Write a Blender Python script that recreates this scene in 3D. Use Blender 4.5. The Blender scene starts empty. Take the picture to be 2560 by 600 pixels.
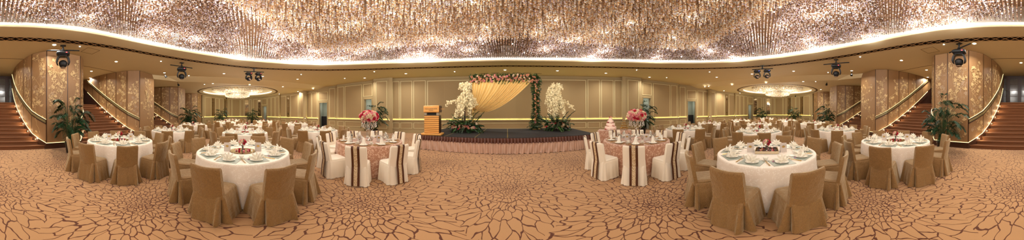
import bpy, math, random
import numpy as np
from mathutils import Vector, Matrix
random.seed(7)
PI = math.pi
R = math.radians
C = bpy.context.scene.collection
SC = bpy.context.scene
H = 1.58            # eye height
YAW = 1.6           # the room's long axis against the camera's heading, degrees
def AZ(px): return R((px - 1280) * 0.140625 + YAW)
def pol(az, d): return (d * math.sin(az), d * math.cos(az))
def at(px, d): return pol(AZ(px), d)

# ---------------------------------------------------------------- materials
class NT:
    def __init__(s, name):
        s.m = bpy.data.materials.new(name); s.m.use_nodes = True
        s.t = s.m.node_tree; s.n = s.t.nodes
        s.b = s.n['Principled BSDF']
    def node(s, kind, **kw):
        n = s.n.new(kind)
        for k, v in kw.items(): setattr(n, k, v)
        return n
    def link(s, a, b): s.t.links.new(a, b)
    def math(s, op, a, b=None, c=None, clamp=False):
        n = s.n.new('ShaderNodeMath'); n.operation = op; n.use_clamp = clamp
        for i, v in enumerate((a, b, c)):
            if v is None: continue
            if isinstance(v, (int, float)): n.inputs[i].default_value = v
            else: s.link(v, n.inputs[i])
        return n.outputs[0]
    def mix(s, f, a, b):
        n = s.n.new('ShaderNodeMix'); n.data_type = 'RGBA'
        for sock, v in ((n.inputs[0], f), (n.inputs[6], a), (n.inputs[7], b)):
            if isinstance(v, (int, float)): sock.default_value = v
            elif isinstance(v, (tuple, list)): sock.default_value = (*v[:3], 1)
            else: s.link(v, sock)
        return n.outputs[2]
    def ramp(s, f, stops):
        n = s.n.new('ShaderNodeValToRGB'); s.link(f, n.inputs[0])
        e = n.color_ramp.elements
        e[0].position = stops[0][0]; e[0].color = (*stops[0][1], 1)
        e[1].position = stops[-1][0]; e[1].color = (*stops[-1][1], 1)
        for p, c in stops[1:-1]:
            x = e.new(p); x.color = (*c, 1)
        return n.outputs[0]
    def coord(s, kind='Object', scale=(1, 1, 1), rot=(0, 0, 0)):
        tc = s.n.new('ShaderNodeTexCoord'); mp = s.n.new('ShaderNodeMapping')
        mp.inputs['Scale'].default_value = scale; mp.inputs['Rotation'].default_value = rot
        s.link(tc.outputs[kind], mp.inputs[0]); return mp.outputs[0]
    def noise(s, vec, scale, detail=2.0, rough=0.5):
        n = s.n.new('ShaderNodeTexNoise'); n.inputs['Scale'].default_value = scale
        n.inputs['Detail'].default_value = detail; n.inputs['Roughness'].default_value = rough
        if vec is not None: s.link(vec, n.inputs['Vector'])
        return n.outputs[0]
    def base(s, c):
        if isinstance(c, (tuple, list)): s.b.inputs['Base Color'].default_value = (*c[:3], 1)
        else: s.link(c, s.b.inputs['Base Color'])
    def bump(s, h, strength=0.3, dist=0.01):
        n = s.n.new('ShaderNodeBump'); n.inputs['Strength'].default_value = strength
        n.inputs['Distance'].default_value = dist
        s.link(h, n.inputs['Height']); s.link(n.outputs[0], s.b.inputs['Normal'])
    def set(s, rough=None, metal=None, **kw):
        if rough is not None: s.b.inputs['Roughness'].default_value = rough
        if metal is not None: s.b.inputs['Metallic'].default_value = metal
        for k, v in kw.items(): s.b.inputs[k.replace('_', ' ')].default_value = v
def srgb(r, g, b):
    f = lambda c: (c / 255 / 12.92) if c / 255 <= 0.04045 else ((c / 255 + 0.055) / 1.055) ** 2.4
    return (f(r), f(g), f(b))
def plain(name, c, rough=0.6, metal=0.0, nz=0.0, nscale=8, **kw):
    m = NT(name)
    if nz > 0:
        n = m.noise(m.coord(), nscale, 3)
        m.base(m.mix(n, tuple(x * (1 - nz) for x in c), tuple(min(1, x * (1 + nz)) for x in c)))
    else: m.base(c)
    m.set(rough, metal, **kw); return m.m
def emit(name, c, strength, base=None):
    m = NT(name); m.base(base or c)
    m.b.inputs['Emission Color'].default_value = (*c, 1)
    m.b.inputs['Emission Strength'].default_value = strength
    m.set(0.5); return m.m

M = {}
def carpet_mat():
    m = NT('carpet_branches')
    tc = m.n.new('ShaderNodeTexCoord')
    n0 = m.n.new('ShaderNodeTexNoise'); n0.inputs['Scale'].default_value = 3.2; n0.inputs['Detail'].default_value = 1.0
    m.link(tc.outputs['Object'], n0.inputs['Vector'])
    v0 = m.n.new('ShaderNodeVectorMath'); v0.operation = 'MULTIPLY_ADD'; m.link(n0.outputs[1], v0.inputs[0])
    v0.inputs[1].default_value = (0.16, 0.16, 0); m.link(tc.outputs['Object'], v0.inputs[2])
    sp = m.n.new('ShaderNodeSeparateXYZ'); m.link(v0.outputs[0], sp.inputs[0])
    x = m.math('SUBTRACT', sp.outputs[0], 0.08); y = m.math('SUBTRACT', sp.outputs[1], 0.08)
    PX, PY = 3.9, 3.13
    def local(ox, oy):
        lx = m.math('SUBTRACT', x, ox); ly = m.math('SUBTRACT', y, oy)
        rx = m.math('MULTIPLY', m.math('ROUND', m.math('DIVIDE', lx, PX)), PX)
        ry = m.math('MULTIPLY', m.math('ROUND', m.math('DIVIDE', ly, PY)), PY)
        dx = m.math('SUBTRACT', lx, rx); dy = m.math('SUBTRACT', ly, ry)
        r2 = m.math('ADD', m.math('MULTIPLY', dx, dx), m.math('MULTIPLY', dy, dy))
        return dx, dy, r2, m.math('ADD', rx, ox), m.math('ADD', ry, oy)
    A_ = local(0, 0); B_ = local(1.95, 1.565)
    pick = m.math('LESS_THAN', A_[2], B_[2])
    def sel(i): return m.math('ADD', m.math('MULTIPLY', pick, A_[i]), m.math('MULTIPLY', m.math('SUBTRACT', 1.0, pick), B_[i]))
    dx, dy, r2, ix, iy = [sel(i) for i in range(5)]
    r = m.math('SQRT', r2); K = 0.046
    t = m.math('ADD', K, m.math('MULTIPLY', r, 0.062))          # cells widen away from each burst's centre
    wx = m.math('ADD', m.math('DIVIDE', dx, t), m.math('MULTIPLY', ix, 13.7)); wy = m.math('ADD', m.math('DIVIDE', dy, t), m.math('MULTIPLY', iy, 11.3))
    g = m.math('ADD', m.math('DIVIDE', 0.55, t), m.math('DIVIDE', 0.45*K, m.math('MULTIPLY', t, t)))
    cb = m.n.new('ShaderNodeCombineXYZ'); m.link(wx, cb.inputs[0]); m.link(wy, cb.inputs[1])
    nz = m.n.new('ShaderNodeTexNoise'); nz.inputs['Scale'].default_value = 0.9; nz.inputs['Detail'].default_value = 1.5
    m.link(cb.outputs[0], nz.inputs['Vector'])
    vm = m.n.new('ShaderNodeVectorMath'); vm.operation = 'MULTIPLY_ADD'
    m.link(nz.outputs[1], vm.inputs[0]); vm.inputs[1].default_value = (0.9, 0.9, 0); m.link(cb.outputs[0], vm.inputs[2])
    vo = m.n.new('ShaderNodeTexVoronoi'); vo.feature = 'DISTANCE_TO_EDGE'; vo.voronoi_dimensions = '2D'
    vo.inputs['Scale'].default_value = 1.0; vo.inputs['Randomness'].default_value = 1.0
    m.link(vm.outputs[0], vo.inputs['Vector'])
    w = m.math('MULTIPLY', m.math('MULTIPLY', g, 0.0078), m.math('ADD', 0.55, m.math('MULTIPLY', 0.9, m.noise(tc.outputs['Object'], 4.0, 1))))
    q = m.math('DIVIDE', vo.outputs['Distance'], w)
    line = m.math('SUBTRACT', 1.0, m.math('SMOOTH_MIN', 1.0, m.math('MULTIPLY', m.math('SUBTRACT', q, 0.75, clamp=True), 3.0), 0.2), clamp=True)
    big = m.noise(tc.outputs['Object'], 0.7, 3)
    fine = m.noise(tc.outputs['Object'], 120, 2)
    ground = m.mix(big, srgb(172, 128, 82), srgb(190, 146, 98))
    ground = m.mix(m.math('MULTIPLY', fine, 0.35), ground, srgb(138, 92, 58))
    m.base(m.mix(line, ground, srgb(84, 38, 6)))
    m.set(0.95); m.b.inputs['Sheen Weight'].default_value = 0.15
    m.bump(fine, 0.25, 0.006)
    return m.m
M['carpet'] = carpet_mat()
def cloth_mat(name, c1, c2, rough=0.75, scale=9, width=0.03, sheen=0.2):
    m = NT(name); v = m.coord()
    n = m.noise(v, scale, 1.2)
    l = m.math('LESS_THAN', m.math('ABSOLUTE', m.math('SUBTRACT', n, 0.5)), width)
    n2 = m.noise(v, scale * 0.6, 1)
    keep = m.math('GREATER_THAN', n2, 0.48)
    m.base(m.mix(m.math('MULTIPLY', l, keep), c1, c2))
    m.set(rough); m.b.inputs['Sheen Weight'].default_value = sheen
    m.bump(m.noise(v, 14, 3), 0.25, 0.008)
    return m.m
M['cloth'] = cloth_mat('white_damask', srgb(234, 218, 198), srgb(246, 234, 218), scale=30, width=0.035)
M['pinkcloth'] = cloth_mat('pink_damask', srgb(172, 122, 94), srgb(212, 176, 150), scale=24, width=0.06, rough=0.45)
def tan_mat():
    m = NT('tan_slipcover'); v = m.coord(scale=(95, 95, 22), rot=(0, 0.3, 0))
    n = m.noise(v, 1.6, 3, 0.65); n2 = m.noise(m.coord(), 5, 2)
    c = m.mix(n, srgb(74, 46, 18), srgb(174, 131, 72))
    c = m.mix(m.math('MULTIPLY', n2, 0.25), c, srgb(128, 98, 56))
    m.base(c); m.set(0.6); m.b.inputs['Sheen Weight'].default_value = 0.9; m.b.inputs['Sheen Roughness'].default_value = 0.35; m.b.inputs['Sheen Tint'].default_value = (1, 0.86, 0.6, 1)
    m.bump(m.math('ADD', n, m.math('MULTIPLY', m.noise(m.coord(), 13, 4), 3.0)), 0.7, 0.008)
    return m.m
M['tan'] = tan_mat()
m = NT('white_slipcover'); m.base(srgb(240, 226, 202)); m.set(0.75); m.b.inputs['Sheen Weight'].default_value = 0.2
m.bump(m.noise(m.coord(), 12, 3), 0.3, 0.006); M['whitecover'] = m.m
M['sash'] = plain('brown_satin', srgb(78, 38, 14), 0.45, nz=0.2, nscale=30)
m = NT('lace'); v = m.coord(scale=(75, 1, 75)); vo = m.node('ShaderNodeTexVoronoi'); vo.inputs['Scale'].default_value = 1.0
m.link(v, vo.inputs['Vector']); m.base(m.mix(m.math('GREATER_THAN', vo.outputs[0], 0.5), srgb(226, 206, 168), srgb(178, 144, 100))); m.set(0.8); M['lace'] = m.m
M['ceiling'] = plain('ceiling_plaster', srgb(204, 186, 148), 0.8, nz=0.03, nscale=1.2)
M['wall'] = plain('wall_paint', srgb(160, 138, 97), 0.7, nz=0.03, nscale=2)
M['panel'] = plain('wall_fabric', srgb(152, 127, 87), 0.75, nz=0.04, nscale=40)
M['mould'] = plain('cream_moulding', srgb(206, 190, 144), 0.5)
M['led'] = emit('led_strip', (1.0, 0.98, 0.42), 22)
M['ledwarm'] = emit('warm_led', (1.0, 0.80, 0.38), 1.7)
M['cove'] = emit('cove_light', (1.0, 0.97, 0.92), 0.48)
M['bulb'] = emit('bulb_glow', (1.0, 0.92, 0.85), 42)
M['lamp'] = emit('lamp_disc', (1.0, 0.88, 0.68), 9)
def tower_mat():
    m = NT('bronze_silk'); v = m.coord(scale=(1, 1, 1))
    n = m.noise(m.coord(scale=(90, 90, 3)), 1.0, 3)
    n2 = m.noise(v, 0.9, 3)
    c = m.mix(n, srgb(124, 88, 52), srgb(158, 120, 76)); c = m.mix(m.math('MULTIPLY', n2, 0.5), c, srgb(146, 110, 76))
    m.base(c); m.set(0.5, 0.1); return m.m
M['silk'] = tower_mat()
M['blossom2'] = plain('grey_blossom', srgb(166, 138, 108), 0.5, 0.1)
M['whiteplaster'] = plain('white_plaster', srgb(240, 232, 218), 0.7)
M['blossom'] = plain('gold_blossom', srgb(206, 174, 122), 0.5, 0.1)
M['darkwood'] = plain('dark_wood', srgb(58, 30, 16), 0.35, nz=0.3, nscale=6)
M['champagne'] = plain('champagne_metal', srgb(140, 128, 88), 0.35, 0.6)
m = NT('stair_carpet'); fine = m.noise(m.coord(), 60, 3)
m.base(m.mix(fine, srgb(74, 40, 18), srgb(130, 80, 42))); m.set(0.95); M['stair'] = m.m
M['black'] = plain('black_metal', srgb(14, 13, 14), 0.5, Specular_IOR_Level=0.3)
M['blackm'] = plain('black_plastic', srgb(15, 14, 15), 0.5, Specular_IOR_Level=0.3)
M['deck'] = plain('charcoal_deck', srgb(30, 25, 23), 0.9, nz=0.35, nscale=60)
M['seam'] = plain('brass_seam', srgb(120, 104, 50), 0.5, 0.3)
M['valance'] = plain('brown_valance', srgb(84, 42, 24), 0.45, nz=0.15, nscale=10)
M['skirtp'] = plain('mauve_skirt', srgb(190, 152, 128), 0.4, nz=0.1, nscale=5)
m = NT('oak'); n = m.noise(m.coord(scale=(2, 2, 30)), 1.5, 4)
m.base(m.mix(n, srgb(206, 140, 66), srgb(236, 178, 98))); m.set(0.4); M['oak'] = m.m
M['oakgap'] = plain('oak_shadow_gap', srgb(120, 70, 30), 0.6)
M['glassy'] = plain('clear_glass', (0.95, 0.95, 0.93), 0.02, 0, Transmission_Weight=0.95, Alpha=1.0)
M['frost'] = plain('frosted_glass', srgb(190, 180, 160), 0.3, 0, Transmission_Weight=0.4)
M['mirror'] = plain('mirror_glass', srgb(205, 192, 165), 0.05, 1.0)
M['gold'] = plain('gold_metal', srgb(206, 168, 96), 0.3, 0.9)
M['bronze'] = plain('bronze_lattice', srgb(120, 90, 52), 0.4, 0.5)
M['chrome'] = plain('chrome', srgb(220, 215, 205), 0.12, 1.0)
M['pane'] = plain('door_glass', srgb(112, 112, 112), 0.12, 0.4, nz=0.2, nscale=3)
M['napkin'] = plain('white_napkin', srgb(246, 238, 222), 0.7)
M['china'] = plain('white_china', srgb(240, 232, 216), 0.25)
M['mat'] = plain('sage_glass_mat', srgb(150, 156, 142), 0.3, nz=0.25, nscale=60)
M['brownmat'] = plain('bronze_placemat', srgb(150, 104, 60), 0.35, 0.3, nz=0.3, nscale=60)
M['card'] = plain('menu_card', srgb(196, 182, 170), 0.6)
M['pink'] = plain('pink_petal', srgb(244, 170, 168), 0.6, nz=0.1, nscale=60)
M['red'] = plain('crimson_petal', srgb(206, 36, 66), 0.6, nz=0.15, nscale=60)
M['cream'] = plain('cream_petal', srgb(250, 226, 196), 0.6)
M['peach'] = plain('peach_petal', srgb(238, 176, 142), 0.6, nz=0.1, nscale=60)
M['white'] = plain('white_petal', srgb(255, 240, 196), 0.6)
M['leaf'] = plain('dark_leaf', srgb(20, 54, 22), 0.5, nz=0.4, nscale=20)
M['leaf2'] = plain('mid_leaf', srgb(62, 96, 36), 0.5, nz=0.3, nscale=20)
M['bark'] = plain('branch_bark', srgb(78, 44, 26), 0.8)
M['stem'] = plain('palm_stem', srgb(60, 76, 34), 0.6)
M['pot'] = plain('black_pot', srgb(22, 20, 20), 0.3)
M['drape'] = plain('gold_satin', srgb(238, 200, 122), 0.42, Sheen_Weight=0.3)
M['cake'] = plain('pink_icing', srgb(250, 216, 196), 0.5)
M['macaron'] = plain('mauve_macaron', srgb(170, 120, 136), 0.6)
M['ink'] = plain('black_ink', srgb(30, 18, 10), 0.5)
M['redlamp'] = emit('red_indicator', (1, 0.05, 0.05), 3)
M['bluelamp'] = emit('blue_indicator', (0.1, 0.15, 1), 3)
M['lens'] = plain('lens_grey', srgb(150, 125, 110), 0.3)
M['corridor'] = plain('pale_corridor', srgb(196, 198, 182), 0.7)
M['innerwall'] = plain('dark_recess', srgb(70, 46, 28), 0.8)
def lattice_mat():
    m = NT('lattice_grille'); uv = m.n.new('ShaderNodeUVMap'); sp = m.n.new('ShaderNodeSeparateXYZ'); m.link(uv.outputs[0], sp.inputs[0])
    u, v = sp.outputs[0], sp.outputs[1]
    out = None
    for per in (1.0,):
        tri = m.math('PINGPONG', u, per)
        tri = m.math('DIVIDE', tri, per)
        for a in (tri, m.math('SUBTRACT', 1.0, tri)):
            d = m.math('ABSOLUTE', m.math('SUBTRACT', v, a))
            l = m.math('LESS_THAN', d, 0.07)
            out = l if out is None else m.math('MAXIMUM', out, l)
    m.base(m.mix(out, (0.006, 0.005, 0.005), srgb(196, 158, 116))); m.set(0.8); m.b.inputs['Specular IOR Level'].default_value = 0.05; return m.m
M['lattice'] = lattice_mat()
def bead_mat():
    m = NT('crystal_bead'); a = m.n.new('ShaderNodeAttribute'); a.attribute_name = 'tint'
    m.link(a.outputs['Color'], m.b.inputs['Base Color']); m.set(0.16, 0.12)
    m.b.inputs['Specular IOR Level'].default_value = 1.0
    return m.m
M['bead'] = bead_mat()
M['plate_above'] = plain('bronze_ceiling_plate', srgb(150, 112, 76), 0.6)

# ---------------------------------------------------------------- mesh builder
class MB:
    def __init__(s): s.v = []; s.f = []; s.mi = []; s.uv = {}
    def quad(s, a, b, c, d, mi=0):
        n = len(s.v); s.v += [a, b, c, d]; s.f.append((n, n+1, n+2, n+3)); s.mi.append(mi)
    def poly(s, pts, mi=0):
        n = len(s.v); s.v += pts; s.f.append(tuple(range(n, n+len(pts)))); s.mi.append(mi)
    def grid(s, rows, mi=0, closed=False, flip=False):
        n0 = len(s.v); w = len(rows[0])
        for r in rows: s.v += r
        for i in range(len(rows)-1):
            for j in range(w if closed else w-1):
                a = n0+i*w+j; b = n0+i*w+(j+1) % w; c = b+w; d = a+w
                s.f.append((a, b, c, d)); s.mi.append(mi)
    def box(s, c, size, mi=0, rz=0.0, bev=0.0):
        hx, hy, hz = size[0]/2, size[1]/2, size[2]/2
        ca, sa = math.cos(rz), math.sin(rz)
        def T(x, y, z): return (c[0]+x*ca-y*sa, c[1]+x*sa+y*ca, c[2]+z)
        if bev <= 0:
            P = [T(x, y, z) for z in (-hz, hz) for x, y in ((-hx, -hy), (hx, -hy), (hx, hy), (-hx, hy))]
            n = len(s.v); s.v += P
            for f in ((3, 2, 1, 0), (4, 5, 6, 7), (0, 1, 5, 4), (1, 2, 6, 5), (2, 3, 7, 6), (3, 0, 4, 7)):
                s.f.append(tuple(n+i for i in f)); s.mi.append(mi)
        else:
            rows = []
            for z, o in ((-hz, bev), (-hz+bev, 0), (hz-bev, 0), (hz, bev)):
                r = []
                for sx, sy in ((-1, -1), (1, -1), (1, 1), (-1, 1)):
                    for k in range(3):
                        base = {(-1,-1): PI, (1,-1): 1.5*PI, (1,1): 0, (-1,1): .5*PI}[(sx, sy)]
                        a = base + k*PI/4
                        rr = bev
                        r.append(T(sx*(hx-o-rr)+rr*math.cos(a), sy*(hy-o-rr)+rr*math.sin(a), z))
                rows.append(r)
            s.grid(rows, mi, closed=True)
            s.poly(list(reversed(rows[0])), mi); s.poly(rows[-1], mi)
    def ring(s, c, r, n, z, rx=None): return [(c[0]+r*math.cos(2*PI*i/n), c[1]+(rx or r)*math.sin(2*PI*i/n), z) for i in range(n)]
    def lathe(s, prof, c=(0, 0, 0), n=16, mi=0, cap=True):
        rows = [[(c[0]+r*math.cos(2*PI*i/n), c[1]+r*math.sin(2*PI*i/n), c[2]+z) for i in range(n)] for r, z in prof]
        s.grid(rows, mi, closed=True)
        if cap:
            if prof[0][0] > 1e-4: s.poly(list(reversed(rows[0])), mi)
            if prof[-1][0] > 1e-4: s.poly(rows[-1], mi)
    def tube(s, pts, r, n=6, mi=0, cap=True):
        pts = [Vector(p) for p in pts]; rows = []
        rr = r if isinstance(r, (list, tuple)) else [r]*len(pts)
        up = None
        for i, p in enumerate(pts):
            t = (pts[min(i+1, len(pts)-1)] - pts[max(i-1, 0)]).normalized()
            if up is None: up = Vector((0, 0, 1)) if abs(t.z) < 0.9 else Vector((1, 0, 0))
            a = t.cross(up).normalized(); b = t.cross(a).normalized()
            up = -b if abs(t.dot(up)) < 0.99 else up
            rows.append([tuple(p + a*rr[i]*math.cos(2*PI*k/n) + b*rr[i]*math.sin(2*PI*k/n)) for k in range(n)])
        s.grid(rows, mi, closed=True)
        if cap: s.poly(list(reversed(rows[0])), mi); s.poly(rows[-1], mi)
    def sphere(s, c, r, n=12, m_=8, mi=0, sz=1.0):
        rows = []
        for i in range(m_+1):
            a = PI*i/m_; rr = max(r*math.sin(a), 1e-4)
            rows.append([(c[0]+rr*math.cos(2*PI*k/n), c[1]+rr*math.sin(2*PI*k/n), c[2]-r*sz*math.cos(a)) for k in range(n)])
        s.grid(rows, mi, closed=True)
    def add(s, o, M4, mi_off=0):
        n = len(s.v); s.v += [tuple(M4 @ Vector(p)) for p in o.v]
        s.f += [tuple(n+i for i in f) for f in o.f]; s.mi += [i+mi_off for i in o.mi]
    def mesh(s, name, mats, smooth=None):
        me = bpy.data.meshes.new(name)
        me.from_pydata([tuple(p) for p in s.v], [], s.f)
        for m_ in (mats if isinstance(mats, (list, tuple)) else [mats]): me.materials.append(m_)
        me.polygons.foreach_set('material_index', s.mi)
        me.update()
        if smooth is not None:
            me.polygons.foreach_set('use_smooth', [True]*len(me.polygons))
            if smooth < 180:
                try: me.set_sharp_from_angle(angle=R(smooth))
                except Exception: pass
        return me
    def build(s, name, mats, parent=None, smooth=None, loc=None):
        o = bpy.data.objects.new(name, s.mesh(name, mats, smooth)); C.objects.link(o)
        if parent is not None: o.parent = parent
        if loc: o.location = loc
        return o
def tag(o, label=None, cat=None, group=None, kind=None):
    if label: o['label'] = label
    if cat: o['category'] = cat
    if group: o['group'] = group
    if kind: o['kind'] = kind
    return o
def thing(name, label, cat, loc=(0, 0, 0), rz=0.0, group=None, kind=None):
    o = bpy.data.objects.new(name, None); C.objects.link(o); o.empty_display_size = 0.1
    o.location = loc; o.rotation_euler = (0, 0, rz)
    return tag(o, label, cat, group, kind)
KIDS = {}
def kids(o):
    if o not in KIDS: KIDS[o] = list(o.children)
    return KIDS[o]
def dup(root, loc, rz, label=None, group=None, scale=None, parent=None):
    r = root.copy(); C.objects.link(r)
    if parent is not None: r.parent = parent
    if loc is not None: r.location = loc
    if rz is not None: r.rotation_euler = (0, 0, rz)
    if scale: r.scale = (scale,)*3
    if label: r['label'] = label
    if group: r['group'] = group
    for ch in kids(root): dup(ch, None, None, parent=r)
    return r
def inst(proto_mesh, name, loc, rz=0.0, parent=None, rot=None, scale=None):
    o = bpy.data.objects.new(name, proto_mesh); C.objects.link(o)
    o.location = loc; o.rotation_euler = rot if rot else (0, 0, rz)
    if scale: o.scale = scale if isinstance(scale, tuple) else (scale,)*3
    if parent is not None: o.parent = parent
    return o
USED = set()
class Pool:      # the first placement moves the prototype itself, the others copy it
    def __init__(s, proto): s.p = proto; kids(proto); [kids(k) for k in kids(proto)]; s.used = False
    def put(s, loc, rz, label, group=None, scale=None):
        if not s.used:
            s.used = True; o = s.p; o.location = loc; o.rotation_euler = (0, 0, rz); o['label'] = label
            if group: o['group'] = group
            if scale: o.scale = (scale,)*3
            return o
        o = dup(s.p, loc, rz, label, group)
        o.scale = (scale,)*3 if scale else (1, 1, 1)
        return o
def lerp(a, b, t): return a+(b-a)*t
def interp(tab, x):
    for (x0, y0), (x1, y1) in zip(tab, tab[1:]):
        if x <= x1: return lerp(y0, y1, max(0, (x-x0)/(x1-x0)))
    return tab[-1][1]
def smooth_tab(tab, x):   # cosine-free catmull interpolation
    n = len(tab)
    for i in range(n-1):
        if x <= tab[i+1][0] or i == n-2:
            p0 = tab[max(i-1, 0)][1]; p1 = tab[i][1]; p2 = tab[i+1][1]; p3 = tab[min(i+2, n-1)][1]
            t = min(1, max(0, (x-tab[i][0])/(tab[i+1][0]-tab[i][0])))
            return 0.5*((2*p1)+(-p0+p2)*t+(2*p0-5*p1+4*p2-p3)*t*t+(-p0+3*p1-3*p2+p3)*t**3)
def adeg(a):
    a = math.degrees(a) % 360
    return min(a, 360-a)
# ================================================================ camera
cam = bpy.data.cameras.new('camera'); co = bpy.data.objects.new('camera', cam); C.objects.link(co)
co.location = (0, 0, H); co.rotation_euler = (R(90), R(0.27), R(-YAW)); SC.camera = co
cam.type = 'PANO'
LAT1, LAT0 = 281.5*0.140625, -318.5*0.140625
for holder in (cam, getattr(cam, 'cycles', None)):
    if holder is None: continue
    try:
        holder.panorama_type = 'EQUIRECTANGULAR'
        holder.latitude_min = R(LAT0); holder.latitude_max = R(LAT1)
        holder.longitude_min = -PI; holder.longitude_max = PI
    except Exception: pass
SC.view_settings.view_transform = 'Standard'; SC.view_settings.look = 'None'
SC.view_settings.gamma = 1; SC.view_settings.use_curve_mapping = False
SC.view_settings.exposure = 0.22
cy = SC.cycles
for k, v in dict(max_bounces=6, diffuse_bounces=3, glossy_bounces=3, transmission_bounces=5, transparent_max_bounces=6,
                 caustics_reflective=False, caustics_refractive=False, sample_clamp_indirect=4.0, sample_clamp_direct=0.0,
                 use_denoising=True, use_adaptive_sampling=True, adaptive_threshold=0.035, use_light_tree=True).items():
    try: setattr(cy, k, v)
    except Exception: pass
w = bpy.data.worlds.new('room_air'); SC.world = w; w.use_nodes = True
w.node_tree.nodes['Background'].inputs[0].default_value = (1.0, 0.85, 0.65, 1)
w.node_tree.nodes['Background'].inputs[1].default_value = 0.25
ZC, ZW = 4.40, 4.10
def area_light(loc, power, size, color=(1, 0.95, 0.84), spread=150):
    l = bpy.data.lights.new('downlight_beam', 'AREA'); l.shape = 'DISK'; l.size = size; l.energy = power; l.color = color
    l.spread = R(spread)
    o = bpy.data.objects.new('downlight_beam', l); C.objects.link(o); o.location = loc; return o
def point_light(loc, power, r=0.05, color=(1, 0.9, 0.78)):
    l = bpy.data.lights.new('lamp_glow', 'POINT'); l.energy = power; l.color = color; l.shadow_soft_size = r
    o = bpy.data.objects.new('lamp_glow', l); C.objects.link(o); o.location = loc; return o

# ================================================================ floor
f = MB(); f.quad((-34, -14, 0), (34, -14, 0), (34, 16, 0), (-34, 16, 0))
tag(f.build('floor', M['carpet']), kind='structure')

# ================================================================ walls
def frame(mb, P, u0, u1, z0, z1, fw=0.05, dep=0.03, mi=0):
    for a, b, c, d in ((u0, u1, z0, z0+fw), (u0, u1, z1-fw, z1), (u0, u0+fw, z0+fw, z1-fw), (u1-fw, u1, z0+fw, z1-fw)):
        q = [P(a, c, dep), P(b, c, dep), P(b, d, dep), P(a, d, dep)]
        p = [P(a, c, 0), P(b, c, 0), P(b, d, 0), P(a, d, 0)]
        n = len(mb.v); mb.v += p+q
        for fc in ((4, 5, 6, 7), (0, 1, 5, 4), (1, 2, 6, 5), (2, 3, 7, 6), (3, 0, 4, 7)):
            mb.f.append(tuple(n+i for i in fc)); mb.mi.append(mi)
def slab(mb, P, u0, u1, z0, z1, d0, d1, mi=0):
    v = [P(u, z, d) for d in (d0, d1) for u, z in ((u0, z0), (u1, z0), (u1, z1), (u0, z1))]
    n = len(mb.v); mb.v += v
    for fc in ((3, 2, 1, 0), (4, 5, 6, 7), (0, 1, 5, 4), (1, 2, 6, 5), (2, 3, 7, 6), (3, 0, 4, 7)):
        mb.f.append(tuple(n+i for i in fc)); mb.mi.append(mi)
class Wall:
    def __init__(s, name):
        s.name = name; s.w = MB(); s.pn = MB(); s.md = MB(); s.led = MB(); s.mir = MB()
    def seg(s, A, B, ztop, items=(), led=True, thick=0.25):
        A = Vector((*A, 0)); B = Vector((*B, 0)); L = (B-A).length; t = (B-A)/L
        n = Vector((t.y, -t.x, 0))
        if n.dot(-(A+B)/2) < 0: n = -n
        def P(u, z, d): q = A + t*u + n*d; return (q.x, q.y, z)
        slab(s.w, P, 0, L, 0, 4.55, -thick, 0)
        slab(s.w, P, 0, L, 0, 0.14, 0, 0.025)                      # baseboard
        if ztop > 4.2:
            slab(s.w, P, 0, L, 4.17, 4.20, 0, 0.03); slab(s.w, P, 0, L, 4.24, 4.27, 0, 0.05)
        if led:
            slab(s.w, P, 0, L, 0.96, 1.02, 0, 0.08); slab(s.w, P, 0, L, 0.92, 0.96, 0, 0.04)
            slab(s.led, P, 0, L, 1.022, 1.032, 0.012, 0.045); slab(s.md, P, 0, L, 1.0, 1.05, 0.075, 0.09)
        for (u0, u1, kind) in items:
            u0 *= L; u1 *= L
            if kind == 'm':
                slab(s.mir, P, u0, u1, 1.12, ztop-0.3, 0.0, 0.02, 0)
                frame(s.mir, P, u0, u1, 1.12, ztop-0.3, 0.03, 0.04, 1)
                uc = (u0+u1)/2; wd = (u1-u0)
                for k in (-0.22, 0.22): slab(s.mir, P, uc+k*wd-0.012, uc+k*wd+0.012, 1.15, ztop-0.33, 0.02, 0.045, 1)
                for zz in (1.9, 2.4, 2.5, 2.9, 3.0, 3.3, 3.45):
                    slab(s.mir, P, u0+0.04, u1-0.04, zz, zz+0.02, 0.02, 0.045, 1)
            else:
                zt = ztop-0.25 if kind != 'big' else ztop-0.3
                slab(s.pn, P, u0+0.02, u1-0.02, 1.14, zt-0.02, 0.0, 0.008)
                frame(s.md, P, u0, u1, 1.12, zt, 0.04)
                slab(s.pn, P, u0+0.02, u1-0.02, 0.37, 0.79, 0.0, 0.008)
                frame(s.md, P, u0, u1, 0.35, 0.81, 0.032)
                if kind == 'big':
                    k = 10
                    for i in range(1, k): slab(s.w, P, lerp(u0, u1, i/k)-0.006, lerp(u0, u1, i/k)+0.006, 1.16, zt-0.05, 0.008, 0.012)
        return P, L
    def done(s):
        o = s.w.build(s.name, M['wall']); tag(o, kind='structure')
        for mb, nm, mt in ((s.pn, 'fabric_panel', M['panel']), (s.md, 'panel_moulding', M['mould']), (s.led, 'light_strip', M['led']),
                           (s.mir, 'mirror_panel', [M['mirror'], M['bronze']])):
            if mb.v: mb.build(nm, mt, o)
doorn = [0]
def doorway(A, B, ztop, wall, dh=2.8):
    P, L = wall.seg(A, B, ztop, led=False, thick=0.02)
    # cut the plain segment back: build lintel and jambs instead
    k = len(wall.w.v)
    return P, L
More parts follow.
